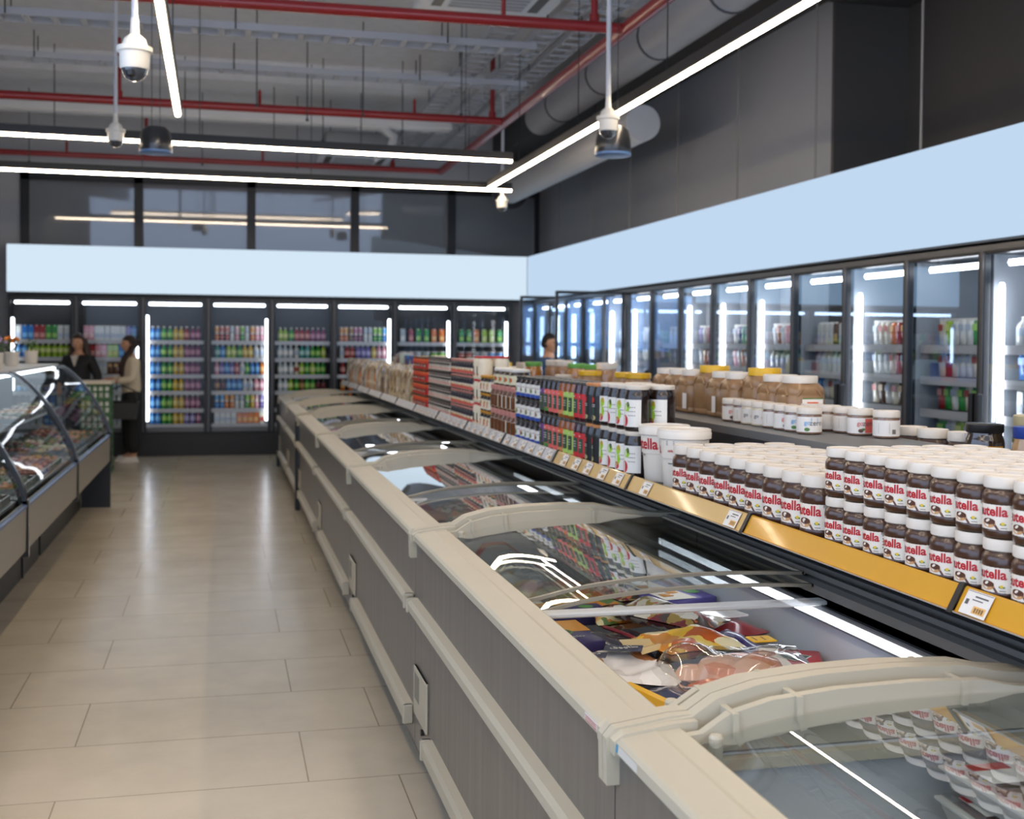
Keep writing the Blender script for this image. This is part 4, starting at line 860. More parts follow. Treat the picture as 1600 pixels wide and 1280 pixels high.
# goods on the top shelf
TAH = pm('#94714c', 0.38, coat=0.25, name='tahini'); YLID = pm('#e0b020', .4, name='yellow_lid'); BLB = pm('#2b4f9e', .4); TAHL = pm('#e9e4dc', .45)
def tahini(label_kind):
    t = thing('tahini_jar', '', 'jar'); r = .081
    H = .205 if label_kind != 'blue' else .228
    m = M().lathe([(r*.9, 0), (r*.98, .004), (r*1.0, .012), (r*1.0, H*.10), (r*.985, H*.11), (r*.985, H*.13), (r*1.0, H*.14), (r*1.0, H*.62), (r*.985, H*.63), (r*1.0, H*.65), (r*.99, H*.73), (r*.93, H*.79), (r*.82, H*.83), (r*.77, H*.86)], 24, power=5)
    if label_kind == 'blue': m.lathe([(r*.76, H*.86), (r*.74, H*.88)], 24)
    m.build('body', TAH, t, True, None, 50)
    g = M()
    for sg in (1, -1):
        g.tube([(-r*.97, sg*.05, H*.62), (-r*1.0, sg*.035, H*.72), (-r*.86, sg*.02, H*.79), (-r*.90, sg*.005, H*.70)], .005, 6)
        g.tube([(sg*.05, -r*.97, H*.62), (sg*.035, -r*1.0, H*.72), (sg*.02, -r*.86, H*.79), (sg*.005, -r*.90, H*.70)], .005, 6)
    g.build('grip', TAH, t, True)
    M().lathe([(r*.80, H*.855), (r*.86, H*.86), (r*.87, H*.985), (r*.84, H), (0, H)], 28).build('lid', YLID if label_kind == 'blue' else LIDW, t, True)
    l = M()
    if label_kind == 'white':
        l.poly([(-r*.4, -r*1.012, H*.22), (r*.72, -r*1.012, H*.22), (r*.72, -r*1.012, H*.58), (-r*.4, -r*1.012, H*.58)], 0).poly([(-r*.4, -r*1.016, H*.56), (r*.72, -r*1.016, H*.56), (r*.72, -r*1.016, H*.58), (-r*.4, -r*1.016, H*.58)], 3)
        l.poly([(-r*1.012, -r*.75, H*.10), (-r*1.012, -r*.2, H*.10), (-r*1.012, -r*.2, H*.46), (-r*1.012, -r*.75, H*.46)], 0)
        for z, w, mt in ((.48, .3, 1), (.41, .16, 2), (.35, .34, 2)): l.poly([(r*(.16-w), -r*1.02, H*z), (r*(.16+w), -r*1.02, H*z), (r*(.16+w), -r*1.02, H*(z+.025)), (r*(.16-w), -r*1.02, H*(z+.025))], mt)
        l.build('label', [TAHL, ORB, LINK, LGRN], t)
    else:
        l.poly([(-r*.5, -r*1.012, H*.24), (r*.75, -r*1.012, H*.24), (r*.75, -r*1.012, H*.54), (-r*.5, -r*1.012, H*.54)], 0).poly([(-r*.5, -r*1.016, H*.24), (-r*.1, -r*1.016, H*.24), (-r*.1, -r*1.016, H*.48), (-r*.5, -r*1.016, H*.48)], 1)
        l.poly([(-r*.5, -r*1.018, H*.50), (r*.75, -r*1.018, H*.50), (r*.75, -r*1.018, H*.54), (-r*.5, -r*1.018, H*.54)], 2)
        l.build('label', [BLB, LBRN, YLID], t)
    t['unused'] = 1
    return t
tw_, tb_ = tahini('white'), tahini('blue')
tah = [(2.24, 4.36, 'w', 'nearest of the row'), (2.24, 4.53, 'w', 'second of the row'), (2.25, 4.70, 'b', 'between the second and third white-lidded ones'), (2.22, 4.87, 'w', 'third white-lidded one of the row'), (2.23, 5.04, 'w', 'fourth white-lidded one of the row'), (2.24, 5.21, 'b', 'beyond the fourth white-lidded one'), (2.22, 5.38, 'w', 'fifth white-lidded one of the row'), (2.22, 5.55, 'w', 'sixth white-lidded one of the row'), (2.22, 5.72, 'w', 'seventh white-lidded one of the row')]
for x, y, k, d in tah:
    place(tw_ if k == 'w' else tb_, (x, y, ZT+.0005), '%s tahini jar, %s' % ('white-lidded' if k == 'w' else 'yellow-lidded blue-label', d), 'tahini jars', R.uniform(-.08, .12) if k == 'b' else R.uniform(-.05, .1))
def gojar(kind, turn):
    t = thing('dessert_spread_jar', '', 'jar'); r, H = .0465, .098
    M().lathe([(r*.88, 0), (r*.985, .004), (r*.985, H*.68), (r*.93, H*.74), (r*.93, H*.76)], 26).build('body', pm('#7a5a44', .25, coat=.8) if kind != 'white' else pm('#d8c9a8', .25, coat=.8), t, True, None, 50)
    l = M().lathe([(r*.97, H*.755), (r*1.0, H*.77), (r*1.0, H*.97), (r*.96, H), (0, H)], 30)
    l.build('lid', LIDW, t, True)
    m = M(); rr = r*.988; band(m, rr, H*.09, H*.66, -3.1, 3.1, 0, .0003, 36); f = cyl(rr, .0009, turn, H*.375); g = cyl(rr, .0013, turn, H*.375)
    if kind == 'red':
        m.grid(lambda s, q: f(.018+.034*s, -.026+.052*q), 6, 1, 1)
        m.poly([g(.016, -.004), g(.050, -.004), g(.050, .013), g(.016, .013)], 0)
        m.text('go', .016, lambda u, v: g(u, v+.004), 1, .012); m.text('zero', .013, lambda u, v: cyl(rr, .0017, turn, H*.375)(u+.034, v+.006), 3, .0)
        blob(m, g, .003, -.018, .009, .007, 4); blob(m, g, .012, -.013, .007, .005, 5)
    elif kind == 'blue':
        m.poly([f(.014, .012), f(.04, .012), f(.04, .024), f(.014, .024)], 2); m.text('go', .016, lambda u, v: g(u, v+.002), 2, .012); m.text('zero', .013, lambda u, v: g(u+.034, v+.003), 3, 0.0)
        blob(m, g, .0, -.018, .010, .007, 5)
    elif kind == 'white':
        m.text('go', .015, lambda u, v: g(u-.01, v), 3, .008); blob(m, g, .022, -.003, .011, .012, 6)
    else:
        for q in range(6): m.poly([g(-.02, -.016+.006*q), g(.02, -.016+.006*q), g(.02, -.014+.006*q), g(-.02, -.014+.006*q)], 7)
        m.poly([g(.028, -.02), g(.042, -.02), g(.042, -.004), g(.028, -.004)], 7)
    m.build('label', [TAHL, SALM, pm('#5fa8d8', .4), pm('#4a4a4c', .4), LBRN, LGRN, pm('#c9a878', .45), LINK], t)
    t['unused'] = 1
    return t
gk = {k: gojar(k, tn) for k, tn in (('red', 1.0), ('blue', .9), ('white', .75), ('back', .9))}
gl = [(2.29, 3.80, 'back', 'showing its printed back, nearest of the row'), (2.265, 3.935, 'red', 'with red panel, second from the near end'), (2.27, 4.05, 'back', 'half hidden behind the red-panel one'), (2.26, 4.16, 'back', 'second behind the red-panel one'), (2.25, 4.28, 'back', 'third behind the red-panel one'), (2.105, 4.02, 'blue', 'blue lettering, first of the shelf-edge row'), (2.11, 4.13, 'blue', 'blue lettering, second of the shelf-edge row'), (2.11, 4.22, 'red', 'third of the shelf-edge row'), (2.115, 4.33, 'back', 'showing lines of print, fourth of the shelf-edge row'), (2.12, 4.44, 'white', 'pale spread, fifth of the shelf-edge row'), (2.12, 4.54, 'white', 'pale spread, sixth of the shelf-edge row'), (2.125, 4.63, 'back', 'seventh of the shelf-edge row'), (2.12, 4.73, 'red', 'last of the shelf-edge row')]
for x, y, k, d in gl:
    place(gk[k], (x, y, ZT+.0005), 'short white-lidded dessert spread jar, '+d, 'dessert spread jars on the top shelf', R.uniform(-.05, .05))
# jars of the opposite shelf, seen over the stack
ZO = 1.1405
for q, y in enumerate((3.72, 3.85)):
    dup(big, (2.425, y, ZO), 2.6, ['large spread jar on the opposite shelf, nearer of a pair', 'large spread jar on the opposite shelf, farther of a pair'][q], 'spread jars on the opposite shelf')
dup(big, (2.45, 3.575, ZO), -.6, 'large spread jar on the opposite shelf beside the black-lidded jar', 'spread jars on the opposite shelf')
jar('blklid', .128, .205, CHOC2, BLACK, OCH, .14, [(.3, -.1, .35, .3, LGRN), (.1, -.35, -1.2, .12, DGR)], name='cocoa_jar', noun='jar')
place(JARS['blklid'], (2.44, 3.45, ZO), 'black-lidded dark jar with a yellow and green label', 'jars of the opposite shelf', .55)
jar('pist', .112, .238, pm('#7a7038', .25, coat=.8), pm('#b5a880', .4), LAB2, .18, [(-.2, -.1, .25, .12, LGRN), (.2, -.1, .25, .12, LTAN)], [(0, -.3, .04, LINK)], name='nut_butter_jar', noun='jar')
for q, (x, y) in enumerate(((2.53, 3.34), (2.54, 3.22), (2.65, 3.28), (2.55, 3.10))): place(JARS['pist'], (x, y, ZO), 'beige-lidded pistachio jar, %s from the black-lidded jar' % ORD[q], 'pistachio spread jars', .5)
jar('pbut', .10, .212, pm('#b08a5c', .25, coat=.8), pm('#1f3c8c', .4, name='blue_lid'), ORB, .17, [(-.6, 0, -.25, .45, LAB2), (.7, -.1, -.28, .35, LAB2)], [(-.55, .0, .1, LBLK), (.75, .0, .04, LINK), (.75, .1, .04, LINK)], name='peanut_butter_jar', noun='jar')
for q, (x, y) in enumerate(((2.42, 3.20), (2.425, 3.095), (2.43, 2.99))): place(JARS['pbut'], (x, y, ZO), 'blue-lidded peanut butter jar with orange label, %s of its row' % ORD[q], 'blue-lidded peanut butter jars', .45)
# farther goods on the top shelf
jar('hon', .12, .20, pm('#a8702a', .2, coat=.8), pm('#6fae54', .4), None, .14, name='honey_jar', noun='jar'); jar('tan', .13, .215, pm('#9a7048', .3, coat=.6), LIDW, None, .17, name='tahini_jar', noun='jar'); jar('orl', .15, .17, TAH, YLID, None, .17, name='tahini_tub', noun='tub')
jar('lit', .11, .135, TAH, LIDW, CREAM, .2, [(0, 0, .5, .3, ORL)], name='spread_jar', noun='jar')
for q, (p, x, y, lb) in enumerate((('orl', 2.15, 6.02, 'yellow-lidded tahini tub beside the tall tahini jars'), ('orl', 2.15, 6.19, 'yellow-lidded tahini tub, second beside the tall tahini jars'), ('lit', 2.03, 5.62, 'short white-lidded jar in front of the tahini jars'), ('tan', 2.15, 6.55, 'brown jar with white lid and small cream label'), ('hon', 2.16, 6.85, 'honey jar with green lid, first of two'), ('hon', 2.15, 7.15, 'honey jar with green lid, second of two'), ('tan', 2.14, 7.4, 'brown ridged jar with white lid, first of two'), ('tan', 2.14, 7.62, 'brown ridged jar with white lid, second of two'), ('orl', 2.05, 6.55, 'low yellow-lidded tub in front of the brown jar'), ('hon', 2.02, 7.72, 'squat green-lidded jar by the brown ridged jars'), ('lit', 2.02, 7.0, 'short white-lidded jar before the honey jars'))):
    place(JARS[p], (x, y, ZT+.0005), lb, 'jars on the top shelf')
bxm = {}
pal = [('#e6e0d6', 'white'), ('#2f5fb0', 'blue'), ('#d9b02c', 'yellow'), ('#c23048', 'crimson'), ('#dcd3c2', 'cream'), ('#b9c9c4', 'pale green'), ('#d8a8b0', 'pink')]
y = 8.1; q = 0
while y < 14.6:
    c, cn = pal[[4, 3, 0, 0, 2, 1, 1, 3, 1, 5, 4, 6, 0, 0, 4, 0, 5, 0][q % 18]]
    h = R.uniform(.13, .2); w = R.uniform(.16, .24)
    if (c, q % 3) not in bxm:
        m = M().rbox((-.07, -w*.47, 0), (.07, w*.47, h), .004, 0).box((-.0706, -w*.34, h*.3), (-.0695, w*.34, h*.75), 1)
        o = bxm[(c, q % 3)] = m.build('goods_box', [pm(c, .4), pm(R.choice(['#c9b89a', '#8a3f3a', '#e9e5da']), .4)])
    else: o = bxm[(c, q % 3)].copy(); COL.objects.link(o)
    o.location = (2.12+R.uniform(-.03, .05), y+w/2, ZT+.0005)
    tag(o, '%s box on the gondola top shelf, %s past the honey jars' % (cn, ORD[q]), 'box', 'boxes on the top shelf')
    y += w+.01; q += 1

for o in [q for q in COL.objects if q.parent is None and 'unused' in q.keys()]:   # kinds that found no place on the shelf
    for ch in list(o.children): bpy.data.objects.remove(ch)
    bpy.data.objects.remove(o)
# ---------------------------------------------------------------- curved-glass serving counter
DX = -1.041
PROF = [(-1.041, .69), (-1.06, .77), (-1.085, .84), (-1.125, .92), (-1.17, 1.0), (-1.23, 1.10), (-1.29, 1.18), (-1.36, 1.26), (-1.42, 1.315), (-1.47, 1.345), (-1.53, 1.355)]
CPAN = pm('#97948d', 0.4, 0.2, name='counter_panel'); RIBM = pm('#1c1a19', 0.3, coat=.5)
def counter(y0, y1, lb, last=False):
    L = y1-y0
    t = thing('serving_counter', lb, 'display counter', (0, y0, 0), 0, 'curved glass counters')
    M().prism([(-1.041, .44), (-1.036, .69), (-1.06, .70), (-1.08, .68), (-1.08, .44)], 'y', .03, L-.03, 0).prism([(-1.034, .675), (-1.031, .692), (-1.05, .70), (-1.05, .68)], 'y', .03, L-.03, 1).build('front_panel', [CPAN, pm('#4a6a9c', .3, .5)], t)
    b = M().box((-1.95, .03, .40), (-1.08, L-.03, .50), 0).box((-1.95, .03, .5), (-1.90, L-.03, 1.33), 0)
    b.prism([(-1.30, 0), (-1.30, .42), (-1.90, .42), (-1.90, 0)], 'y', .05, L-.05, 0)
    b.build('base', DARK, t)
    M().box((-1.88, .03, .70), (-1.09, L-.03, .715), 0).box((-1.88, .03, .95), (-1.45, L-.03, .96), 0).build('display_deck', pm('#54585a', .4, .3), t)
    M().box((-2.05, .03, 1.345), (-1.50, L-.03, 1.365)).build('counter_top', pm('#b9bfc6', .3), t)
    M().rbox((-1.56, .06, 1.315), (-1.52, L-.06, 1.335), .006).build('led_tube', LED, t)
    M().grid(lambda u, v: (PROF[0][0]+0, 0, 0) if False else (lambda q: (PROF[int(q)][0]+(PROF[min(int(q)+1, 10)][0]-PROF[int(q)][0])*(q-int(q)), (.03+(L-.06)*v), PROF[int(q)][1]+(PROF[min(int(q)+1, 10)][1]-PROF[int(q)][1])*(q-int(q))))(u*10), 30, 1).build('curved_glass', DELIGLASS, t, True)
    for yy in ((0.0, L) if last else (0.0,)):
        m = M(); pts = [(x+.012, z+.004) for x, z in PROF]; ins = [(x-.03, z-.015) for x, z in reversed(PROF)]
        n = len(PROF)
        for (p, q, p2, q2) in zip(pts, pts[1:], list(reversed(ins)), list(reversed(ins))[1:]):
            m.add([(p[0], yy-.028, p[1]), (q[0], yy-.028, q[1]), (q2[0], yy-.028, q2[1]), (p2[0], yy-.028, p2[1]), (p[0], yy+.028, p[1]), (q[0], yy+.028, q[1]), (q2[0], yy+.028, q2[1]), (p2[0], yy+.028, p2[1])], [(0, 1, 2, 3), (7, 6, 5, 4), (0, 4, 5, 1), (3, 2, 6, 7)])
        m.rbox((-1.07, yy-.028, .40), (-1.028, yy+.028, .72), .006)
        m.build('rib', RIBM, t, True)
    if last:
        M().box((-1.30, L-.03, 0), (-1.035, L, .69)).build('end_panel', BLACK, t)
        M().poly([(x, L-.01, z) for x, z in PROF]+[(-1.9, L-.01, 1.34), (-1.9, L-.01, .7)]).build('end_glass', DELIGLASS, t)
    else:
        M().box((-1.325, L*.66-.02, 0), (-1.29, L*.66+.02, .44)).build('leg', BLACK, t)
    return t
counter(1.2, 4.55, 'curved-glass counter section partly outside the picture'); counter(4.55, 6.95, 'curved-glass counter section with its rib at the picture edge'); counter(6.95, 9.27, 'middle curved-glass counter section with meat and cheese'); counter(9.27, 11.93, 'curved-glass counter end section with black end panel', True)
FOODS = [('#b07a50', 'tan'), ('#7c4030', 'red-brown'), ('#b8b096', 'cream'), ('#4c5836', 'olive green'), ('#a89488', 'pale'), ('#33322e', 'dark')]
tray = {}
def food_tray(ci):
    if ci in tray:
        return None
    t = thing('food_tray', '', 'tray'); tray[ci] = t; t['unused'] = 1
    M().box((-.14, -.10, 0), (.14, .10, .006)).box((-.14, -.10, .006), (-.132, .10, .035)).box((.132, -.10, .006), (.14, .10, .035)).box((-.132, -.10, .006), (.132, -.092, .035)).box((-.132, .092, .006), (.132, .10, .035)).build('tray', GREYM, t)
    m = M(); r = random.Random(ci)
    for a in range(5):
        for b in range(3):
            m.lathe([(.012, 0), (.026, .008), (.026, .022+r.uniform(0, .02)), (.012, .036+r.uniform(0, .02)), (0, .038)], 8, (-.10+.05*a+r.uniform(-.006, .006), -.055+.055*b+r.uniform(-.006, .006), .006))
    m.build('food', pm(FOODS[ci][0], .4, coat=.4, var=.2), t, True)
for ci in range(6): food_tray(ci)
q = 0
for row, (x, z) in enumerate(((-1.26, .7155), (-1.55, .7155), (-1.64, .9605))):
    for s in range(30):
        y = 4.7+.235*s
        if any(abs(y-r_) < .13 for r_ in (6.95, 9.27)) or y > 11.8: continue
        c = R.choice([0, 1, 2, 3, 4, 5])
        place(tray[c], (x, y, z), '%s food tray in the glass counter, %s along the %s' % (FOODS[c][1], ORD[s], ['front of the deck', 'rear of the deck', 'raised shelf'][row]), 'food trays in the counter', 0)
# potted flowers on the counter top
def pot(lb, y, col, seed, h):
    t = thing('potted_flowers', lb, 'potted plant', (-1.74, y, 1.3655), 0, 'pots on the counter')
    M().lathe([(.048, 0), (.055, .01), (.060, .10), (.063, .105), (.063, .12), (.055, .12), (.052, .10), (0, .10)], 20).build('pot', pm('#d3cdc2', .5), t, True)
    r = random.Random(seed); lf = M(); fl = M()
    for i in range(70):
        a = r.uniform(0, 6.28); rad = r.uniform(.01, .085); z = .12+r.uniform(.0, h)
        x, yy = rad*cos(a), rad*sin(a); s = .022; b = r.uniform(0, 6.28)
        lf.add([(x, yy, z), (x+s*cos(b)*.5, yy+s*sin(b)*.5, z+s*.5), (x+s*cos(b+.6), yy+s*sin(b+.6), z+s*.9), (x+s*cos(b+.9)*.5, yy+s*sin(b+.9)*.5, z+s*.3)], [(0, 1, 2, 3)])
        if i % 7 == 0: lf.tube([(0, 0, .10), (x*.5, yy*.5, .12+(z-.12)*.6), (x, yy, z)], .0025, 5)
    lf.build('leaves', pm('#4c6b34', .5, var=.2), t)
    if col:
        for i in range(14):
            a = r.uniform(0, 6.28); rad = r.uniform(.0, .08)
            fl.lathe([(.004, 0), (.016, .006), (.018, .014), (.008, .02), (0, .02)], 8, (rad*cos(a), rad*sin(a), .13+h*.75+r.uniform(-.02, .03)))
        fl.build('flowers', pm(col, .5), t, True)
pot('white pot with mauve flowers on the counter top', 10.1, '#a48ab8', 1, .10); pot('white pot with orange flowers on the counter top', 10.85, '#e08428', 2, .10); pot('white pot with plain green leaves on the counter top', 11.9, None, 3, .11)
pot('white pot with yellow flowers at the picture edge', 9.5, '#d9c02c', 4, .09)
# stack of green crates topped by a pale tray
cr = thing('green_crate', '', 'crate', (0, 0, 0), 0, 'stacked green crates')
cm = M()
for z in (0.0, .155): cm.rbox((-.17, -.22, z), (.17, .22, z+.022), .004)
cm.box((-.17, -.22, 0), (.17, .22, .008))
for a in range(6):
    x = -.17+.068*a
    for yy in (-.22, .212): cm.box((x-.012 if a else x, yy, .02), (x+.012 if a < 5 else x, yy+.008, .16))
for a in range(7):
    y_ = -.22+.0733*a
    for xx in (-.17, .162): cm.box((xx, max(-.22, y_-.012), .02), (xx+.008, min(.22, y_+.012), .16))
for xx in (-.17, .162): cm.box((xx, -.22, .08), (xx+.008, .22, .10))
for yy in (-.22, .212): cm.box((-.17, yy, .08), (.17, yy+.008, .10))
cm.build('frame', pm('#3f6b45', .5), cr)
bt = M()
for a in range(5):
    for b in range(6): bt.lathe([(.024, .008), (.026, .13), (.014, .15), (.014, .165), (0, .165)], 10, (-.13+.065*a, -.18+.072*b, 0))
bt.build('bottles', pm('#dcdfda', .35), cr, True)
for q in range(6):
    lb = 'green crate of white bottles, %s from the floor in its stack' % ORD[q]
    if q == 0: cr.location = (-1.46, 15.0, 0.001); cr['label'] = lb
    else: dup(cr, (-1.46, 15.0, .001+.1775*q), None, lb)
tag(M().rbox((-.19, -.24, 0), (.19, .24, .035), .006).build('tray', pm('#d8cdb8', .5), None, False, (-1.46, 15.0, .001+.1775*6)), 'pale flat tray lying on the stack of green crates', 'tray')
# ---------------------------------------------------------------- hanging lights
WARM = emis('#ffe8cb', STRIP_POWER, 'warm_tube'); HOUS = pm('#1b1b1d', 0.5)
def strip(lb, a, b, z):
    a = Vector(a); b = Vector(b); L = (b-a).length; d = (b-a).normalized()
    t = thing('strip_light', lb, 'light', (a.x, a.y, z), math.atan2(d.y, d.x), 'hanging strip lights')
    M().box((0, -.03, .03), (L, .03, .10)).build('housing', HOUS, t)
    n = max(1, round(L/1.5))
    for k in range(n):
        x0, x1 = L*k/n+.006, L*(k+1)/n-.006
        pts = [(.021*cos(q), .03+.021*sin(q)*1.1) for q in [pi+pi*i/6 for i in range(7)]]
        M().prism([(y, zz) for y, zz in pts], 'x', x0, x1).build('tube', WARM, t, True)
    w = M()
    for x in [L*.08+L*.84*i/max(1, round(L/2.2)) for i in range(max(1, round(L/2.2))+1)]: w.tube([(x, 0, .10), (x, 0, 4.42-z)], .004, 5)
    w.build('suspension_wire', DARK, t)
strip('long strip light running along the side aisle to the far corner', (2.66, -4.0), (2.728, 12.32), 3.2)
strip('short-looking strip light above the serving aisle', (-.24, -4.0), (-.319, 9.0), 3.2)
strip('nearer of the two crosswise strip lights', (-2.9, 10.12), (2.52, 10.45), 3.2)
strip('farther of the two crosswise strip lights', (-2.9, 12.30), (3.0, 12.46), 3.2)
strip('added crosswise strip light overhead, out of the picture', (-2.9, 1.2), (2.5, 1.2), 3.3)  # this and the next two strips are unseen, added to light the hall
strip('added crosswise strip light behind the photographer', (-2.9, -2.6), (3.6, -2.6), 3.3)
strip('added strip light over the far side aisle, out of the picture', (3.9, -4.0), (3.9, 4.0), 3.5)
# ---------------------------------------------------------------- sprinkler pipes
PIPE = pm('#8f1a1e', 0.38, coat=.3, name='red_pipe')
def pipe(lb, pts, r, risers=(), drops=()):
    t = thing('sprinkler_pipe', lb, 'pipe', (0, 0, 0), 0, 'red sprinkler pipes')
    M().tube(pts, r, 12).build('run', PIPE, t, True)
    for (x, y, z0, z1) in risers: M().tube([(x, y, z0), (x, y, z1)], r*.62, 10).lathe([(r*.9, -.03), (r*.9, .03)], 10, (x, y, z0+r+.02)).build('riser', PIPE, t, True)
    for (x, y, z) in drops: M().tube([(x, y, z), (x, y, z+.09)], .016, 8).lathe([(.012, 0), (.02, .02), (.008, .05)], 8, (x, y, z+.09)).build('sprinkler_head', PIPE, t, True)
pipe('red main pipe running the length of the side aisle', [(2.86, -4, 3.9), (2.86, 15.97, 3.9)], .05)
pipe('nearest red cross pipe, just under the ceiling unit', [(-2.9, 8.46, 3.9), (2.84, 8.36, 3.9)], .042, [(2.625, 8.37, 3.9, 4.64)], [(1.95, 8.39, 3.94)])
pipe('middle red cross pipe, with two tall risers', [(-2.9, 12.13, 3.9), (2.84, 12.18, 3.9)], .042, [(-.98, 12.14, 3.9, 4.5), (2.72, 12.18, 3.9, 4.64)], [(.35, 12.14, 3.94), (1.9, 12.16, 3.94)])
pipe('farthest red cross pipe, near the back windows', [(-2.9, 15.85, 3.9), (2.84, 15.97, 3.9)], .036, [(-.95, 15.9, 3.9, 4.6), (2.2, 15.95, 3.9, 4.6)], [(-1.9, 15.87, 3.93), (.5, 15.9, 3.93)])
# ---------------------------------------------------------------- cable trays, ducts, units
TRAY = pm('#b9bdc4', 0.5)
def cable_tray(lb, a, b, w, along):
    t = thing('cable_tray', lb, 'cable tray', a, 0, 'cable trays'); L = b
    m = M()
    if along == 'x':
        for s in (-w/2, w/2): m.box((0, s-.006, 0), (L, s+.006, .06))
        for k in range(int(L/.22)+1): m.box((.22*k, -w/2, 0), (.22*k+.05, w/2, .012))
    else:
        for s in (-w/2, w/2): m.box((s-.006, 0, 0), (s+.006, L, .06))
        for k in range(int(L/.22)+1): m.box((-w/2, .22*k, 0), (w/2, .22*k+.05, .012))
    m.build('ladder', TRAY, t)
    r = M()
    for k in range(1, int(L/1.8)+1):
        p = 1.8*k-.6
        for s in (-w/2-.02, w/2+.02):
            r.tube([(p, s, 0), (p, s, 4.45-a[2])] if along == 'x' else [(s, p, 0), (s, p, 4.45-a[2])], .006, 5)
    r.build('hanger_rods', DARK, t)
cable_tray('nearer crosswise cable tray below the ceiling', (-2.9, 10.45, 4.2), 5.6, .25, 'x'); cable_tray('farther crosswise cable tray below the ceiling', (-2.9, 11.95, 4.2), 5.9, .2, 'x')
cable_tray('cable tray along the side aisle, first beside the red main', (2.39, 5.0, 4.31), 12.0, .22, 'y'); cable_tray('cable tray along the side aisle, second beside the red main', (2.78, 5.0, 4.31), 12.0, .2, 'y'); cable_tray('cable tray along the side aisle, third beside the red main', (3.08, 5.0, 4.31), 12.0, .2, 'y')
DUCT = pm('#bcbec2', 0.5, .0, var=.05)
d = thing('ventilation_duct', 'pale round duct running along the side wall under the ceiling', 'duct', (3.62, 4.0, 4.22), 0, 'ducts')
M().tube([(0, 0, 0), (0, 9.6, 0)], .19, 24).build('duct_run', DUCT, d, True)
for k in range(6): M().tube([(0, 1.2+1.5*k-.012, 0), (0, 1.2+1.5*k+.012, 0)], .2, 24).build('joint_ring', MID, d, True)
d = thing('ventilation_duct', 'lower round duct with a dark flanged end by the far corner', 'duct', (3.74, 10.4, 3.62), 0, 'ducts')
M().tube([(0, 0, 0), (0, 5.2, 0)], .165, 24).build('duct_run', DUCT, d, True); M().tube([(0, 5.2, 0), (0, 5.26, 0)], .24, 24).build('end_flange', BLACK, d, True)
M().tube([(.168, 2.0, 0), (.168, 2.0, .68)], .006, 5).build('hanger_rod', DARK, d)
d = thing('flat_duct', 'pale flat duct crossing the hall behind the middle red pipe', 'duct', (-2.9, 14.4, 4.16), 0, 'ducts')
M().rbox((0, -.10, 0), (5.6, .10, .11), .02).build('duct_run', pm('#dfe2e6', .45), d)
M().tube([(4.45, 0, .03), (4.75, 0, .02), (4.9, 0, -.1), (4.86, 0, -.25), (4.65, 0, -.36)], .06, 12).build('elbow', pm('#c3c7cc', .4), d, True)
def cassette(lb, x, y, z, s):
    t = thing('ceiling_unit', lb, 'air conditioner', (x, y, z), 0, 'ceiling air units')
    M().rbox((-s*.42, -s*.42, .06), (s*.42, s*.42, .30), .01).build('casing', GREYM, t)
    M().rbox((-s/2, -s/2, 0), (s/2, s/2, .06), .015).build('fascia', pm('#c9d0d8', .4), t)
    g = M().box((-s*.28, -s*.28, -.004), (s*.28, s*.28, .0))
    for k in range(7): g.box((-s*.27, -s*.25+s*.08*k, -.010), (s*.27, -s*.25+s*.08*k+.015, -.004), 1)
    g.build('grille', [pm('#aeb6c0', .5), pm('#8d949c', .5)], t)
    for sx in (-.36, .36): M().box((s*sx-.04, -s*.28, -.003), (s*sx+.04, s*.28, 0)).build('air_slot', DARK, t)
    M().tube([(-s*.35, -s*.35, .3), (-s*.35, -s*.35, 4.64-z)], .006, 5).tube([(s*.35, s*.35, .3), (s*.35, s*.35, 4.64-z)], .006, 5).build('hanger_rods', DARK, t)
cassette('square white air unit hanging near the top edge of the picture', 1.95, 8.75, 4.16, 1.05); cassette('square white air unit hanging before the back windows', 1.65, 15.6, 3.94, .95)
# domed cameras on poles
def dome(lb, x, y, z, top, s=1.0):
    t = thing('dome_camera', lb, 'security camera', (x, y, z), 0, 'dome cameras')
    CW = pm('#e2ded4', .4)
    M().tube([(0, 0, .12*s), (0, 0, top-z)], .016, 10).lathe([(.05, 0), (.05, .02), (.016, .03)], 12, (0, 0, top-z-.03)).build('pole', pm('#c9cbd0', .4), t, True)
    M().lathe([(.058*s, 0), (.062*s, .01*s), (.064*s, .07*s), (.075*s, .075*s), (.075*s, .095*s), (.055*s, .10*s), (.045*s, .13*s), (.02*s, .15*s), (.016*s, .22*s)], 22).build('housing', CW, t, True)
    M().lathe([(0, -.05*s), (.02*s, -.048*s), (.04*s, -.035*s), (.052*s, -.015*s), (.056*s, 0)], 20).build('dome', pm('#3a3f46', .08, coat=1.), t, True)
    M().lathe([(.0, -.03*s), (.02*s, -.02*s), (.024*s, 0)], 12, (-.012*s, -.035*s, -.012*s)).build('lens', BLACK, t, True)
dome('white dome camera hanging at the upper edge beside the strip light', -.425, 6.2, 2.93, 4.4, 1.15); dome('white dome camera on a long pole before the crosswise strip light', -.83, 10.0, 3.17, 4.45); dome('white dome camera on a pole in front of the side strip light', 2.42, 7.4, 2.97, 4.25); dome('white dome camera near the far corner under the crosswise strip', 2.93, 12.6, 3.05, 4.3, .9)
